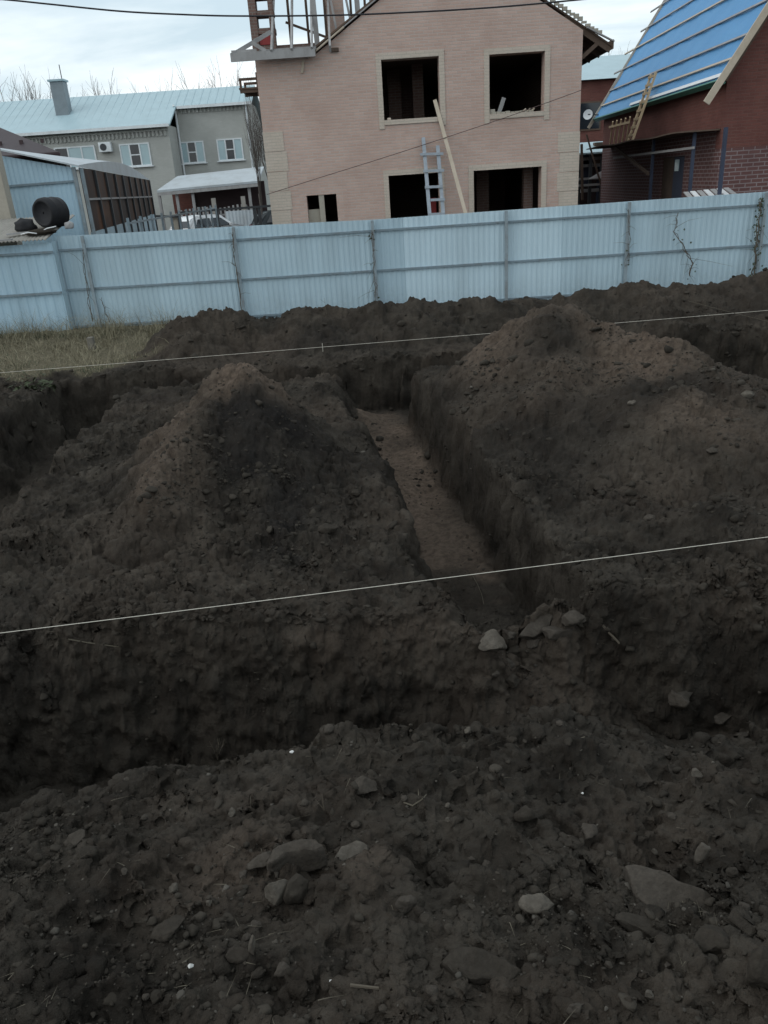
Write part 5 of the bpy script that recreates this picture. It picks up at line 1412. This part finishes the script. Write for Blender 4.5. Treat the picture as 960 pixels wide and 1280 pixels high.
# ------------------------------------------------------------------ bare trees
def grow(m, p, d, l, r, lvl, rg, up):
    n_ = 4; pts = [p]; q = p.copy(); dd = d.copy()
    for i in range(n_):
        dd = dd + rg.normal(0, .10, 3); dd[2] += up; dd /= np.linalg.norm(dd); q = q + dd * l / n_; pts.append(q.copy())
    m.tube(pts, r, 5 if lvl > 2 else 3, r * .55, cap=False)
    if lvl == 0: return
    for k in range(3 if lvl > 1 else 4):
        t_ = .35 + .6 * (k + rg.random()) / 4; j = min(int(t_ * n_), n_ - 1); b = pts[j] + (pts[j + 1] - pts[j]) * (t_ * n_ - j)
        a = rg.normal(0, 1, 3); a[2] = abs(a[2]) * .3; e = dd * .75 + a * .42; e /= np.linalg.norm(e)
        grow(m, b, e, l * (.55 + .2 * rg.random()), r * .48, lvl - 1, rg, up)
    grow(m, pts[-1], dd, l * .7, r * .52, lvl - 1, rg, up)


def tree(seed, h, up=.05, spread=1.0):
    rg = np.random.default_rng(seed); t = thing('bare_tree', 'x', 'tree', (0, 0, 0), 0, 'bare trees behind the houses')
    MB().tube([(0, 0, 0), (.03 * h * .2, 0, h * .18), (0, .02 * h, h * .34)], h * .016, 8, h * .011).build('trunk', 'bark', t, smooth=True)
    m = MB(); base = np.array([0, 0, h * .33])
    for k in range(5):
        a = 6.28 * k / 5 + rg.random(); d_ = np.array([math.cos(a) * .5 * spread, math.sin(a) * .5 * spread, 1.0]); d_ /= np.linalg.norm(d_)
        grow(m, base - np.array([0, 0, .12 * h * rg.random()]), d_, h * .28, h * .008, 3, rg, up)
    m.build('crown', 'bark', t); return t


def clone(t):
    c = t.copy(); COL.objects.link(c)
    for ch in t.children:
        k = ch.copy(); COL.objects.link(k); k.parent = c
    return c


protos = [tree(21, 12), tree(22, 12, .08, .8), tree(23, 12, .03, 1.2)]
TREES = [(12, 100, 88, 'bare tree above the roof at the far left edge'), (47, 101, 92, 'bare tree just left of the grey house chimney'), (110, 101, 90, 'wide bare tree on the skyline right of the grey house chimney'), (132, 106, 95, 'small bare treetop showing second right of the chimney'),
         (196, 104, 96, 'thin bare treetop over the middle of the grey roof ridge'), (240, 100, 92, 'low bare treetop over the joint of the grey wing roof'), (264, 88, 85, 'tallest thin bare treetop left of the pink house'), (287, 92, 84, 'bare tree between the wing roof and the scaffold frame'),
         (768, 62, 90, 'bare tree on the skyline between the pink house and blue roof'), (745, 72, 95, 'faint bare tree just right of the pink house eave')]
for i, (px, py, Y, lab) in enumerate(TREES):
    src = protos[i % 3]; o = src if i < 3 else clone(src)
    tp_ = at(px, py, Y); o.location = (tp_[0], Y, 0); s_ = tp_[2] / 12.0 / .90
    o.scale = (s_ * .9, s_ * .9, s_); o.rotation_euler = (0, 0, i * 1.3); o['label'] = lab
# a slim poplar-like tree by the corner of the pink house
sl = tree(31, 12, .16, .35); p_ = at(317, 92, 40); sl.location = (p_[0] + .25, 40, 0); sl.scale = (.36, .36, p_[2] / 12.0); sl['label'] = 'slim dark bare tree close to the left corner of the pink house'
s2_ = clone(sl); p_ = at(306, 100, 44); s2_.location = (p_[0] + .1, 44, 0); s2_.scale = (.28, .28, p_[2] / 12.4); s2_.rotation_euler = (0, 0, 2); s2_['label'] = 'slim bare tree left of the dark one by the scaffold frame'
CLOUD_A, CLOUD_B, EXPO = (6.2, 7.4, 8.1), (10.8, 11.2, 11.3), 0.0

# ------------------------------------------------------------------ daylight: overcast dusk
SUN_EL, SUN_AZ = R_(34), R_(246)
w = bpy.data.worlds.new('World'); sc.world = w; w.use_nodes = True
nt = w.node_tree; bg = nt.nodes['Background']
sky = nt.nodes.new('ShaderNodeTexSky'); sky.sky_type = 'NISHITA'; sky.sun_disc = False
sky.sun_elevation = SUN_EL; sky.sun_rotation = SUN_AZ; sky.altitude = 200; sky.air_density = 1.2; sky.dust_density = 2.0
tc = nt.nodes.new('ShaderNodeTexCoord')
sp = nt.nodes.new('ShaderNodeSeparateXYZ'); nt.links.new(tc.outputs['Generated'], sp.inputs[0])
mz = nt.nodes.new('ShaderNodeMath'); mz.operation = 'MAXIMUM'; mz.inputs[1].default_value = 0; nt.links.new(sp.outputs[2], mz.inputs[0])
ma = nt.nodes.new('ShaderNodeMath'); ma.operation = 'ADD'; ma.inputs[1].default_value = .16; nt.links.new(mz.outputs[0], ma.inputs[0])
dv = nt.nodes.new('ShaderNodeVectorMath'); dv.operation = 'DIVIDE'; nt.links.new(tc.outputs['Generated'], dv.inputs[0])
cb = nt.nodes.new('ShaderNodeCombineXYZ')
for i in range(3): nt.links.new(ma.outputs[0], cb.inputs[i])
nt.links.new(cb.outputs[0], dv.inputs[1])
mp = nt.nodes.new('ShaderNodeMapping'); mp.inputs['Location'].default_value = (.35, .6, 0); mp.inputs['Scale'].default_value = (.55, .95, 1)
nt.links.new(dv.outputs[0], mp.inputs['Vector'])
cn = noi(nt, 1.15, 7, .52, mp.outputs[0], .35)
cn2 = noi(nt, .8, 5, .5, mp.outputs[0], .2)
thick = ramp(nt, cn, .39, .60)
cloud = mixc(nt, thick, CLOUD_A, CLOUD_B)
cloud = mixc(nt, ramp(nt, cn2, .35, .65), mixc(nt, .7, cloud, (.92, .96, .98), 'MULTIPLY'), cloud)
skyb = mixc(nt, .84, sky.outputs[0], cloud)
nt.links.new(skyb, bg.inputs['Color']); bg.inputs['Strength'].default_value = .12
ld = bpy.data.lights.new('sun', 'SUN'); ld.energy = .65; ld.angle = R_(45); ld.color = (1, .96, .92)
lo = bpy.data.objects.new('sun', ld); COL.objects.link(lo)
dirv = Vector((math.sin(SUN_AZ) * math.cos(SUN_EL), math.cos(SUN_AZ) * math.cos(SUN_EL), math.sin(SUN_EL)))
lo.rotation_euler = dirv.to_track_quat('Z', 'Y').to_euler(); lo.location = (0, 0, 30)
vs = sc.view_settings
vs.view_transform = 'Standard'; vs.look = 'None'; vs.gamma = 1; vs.use_curve_mapping = False
vs.exposure = EXPO
sc.render.engine = 'CYCLES'
sc.cycles.use_denoising = True
sc.cycles.max_bounces = 6
sc.render.film_transparent = False
sc.render.filter_size = 1.6
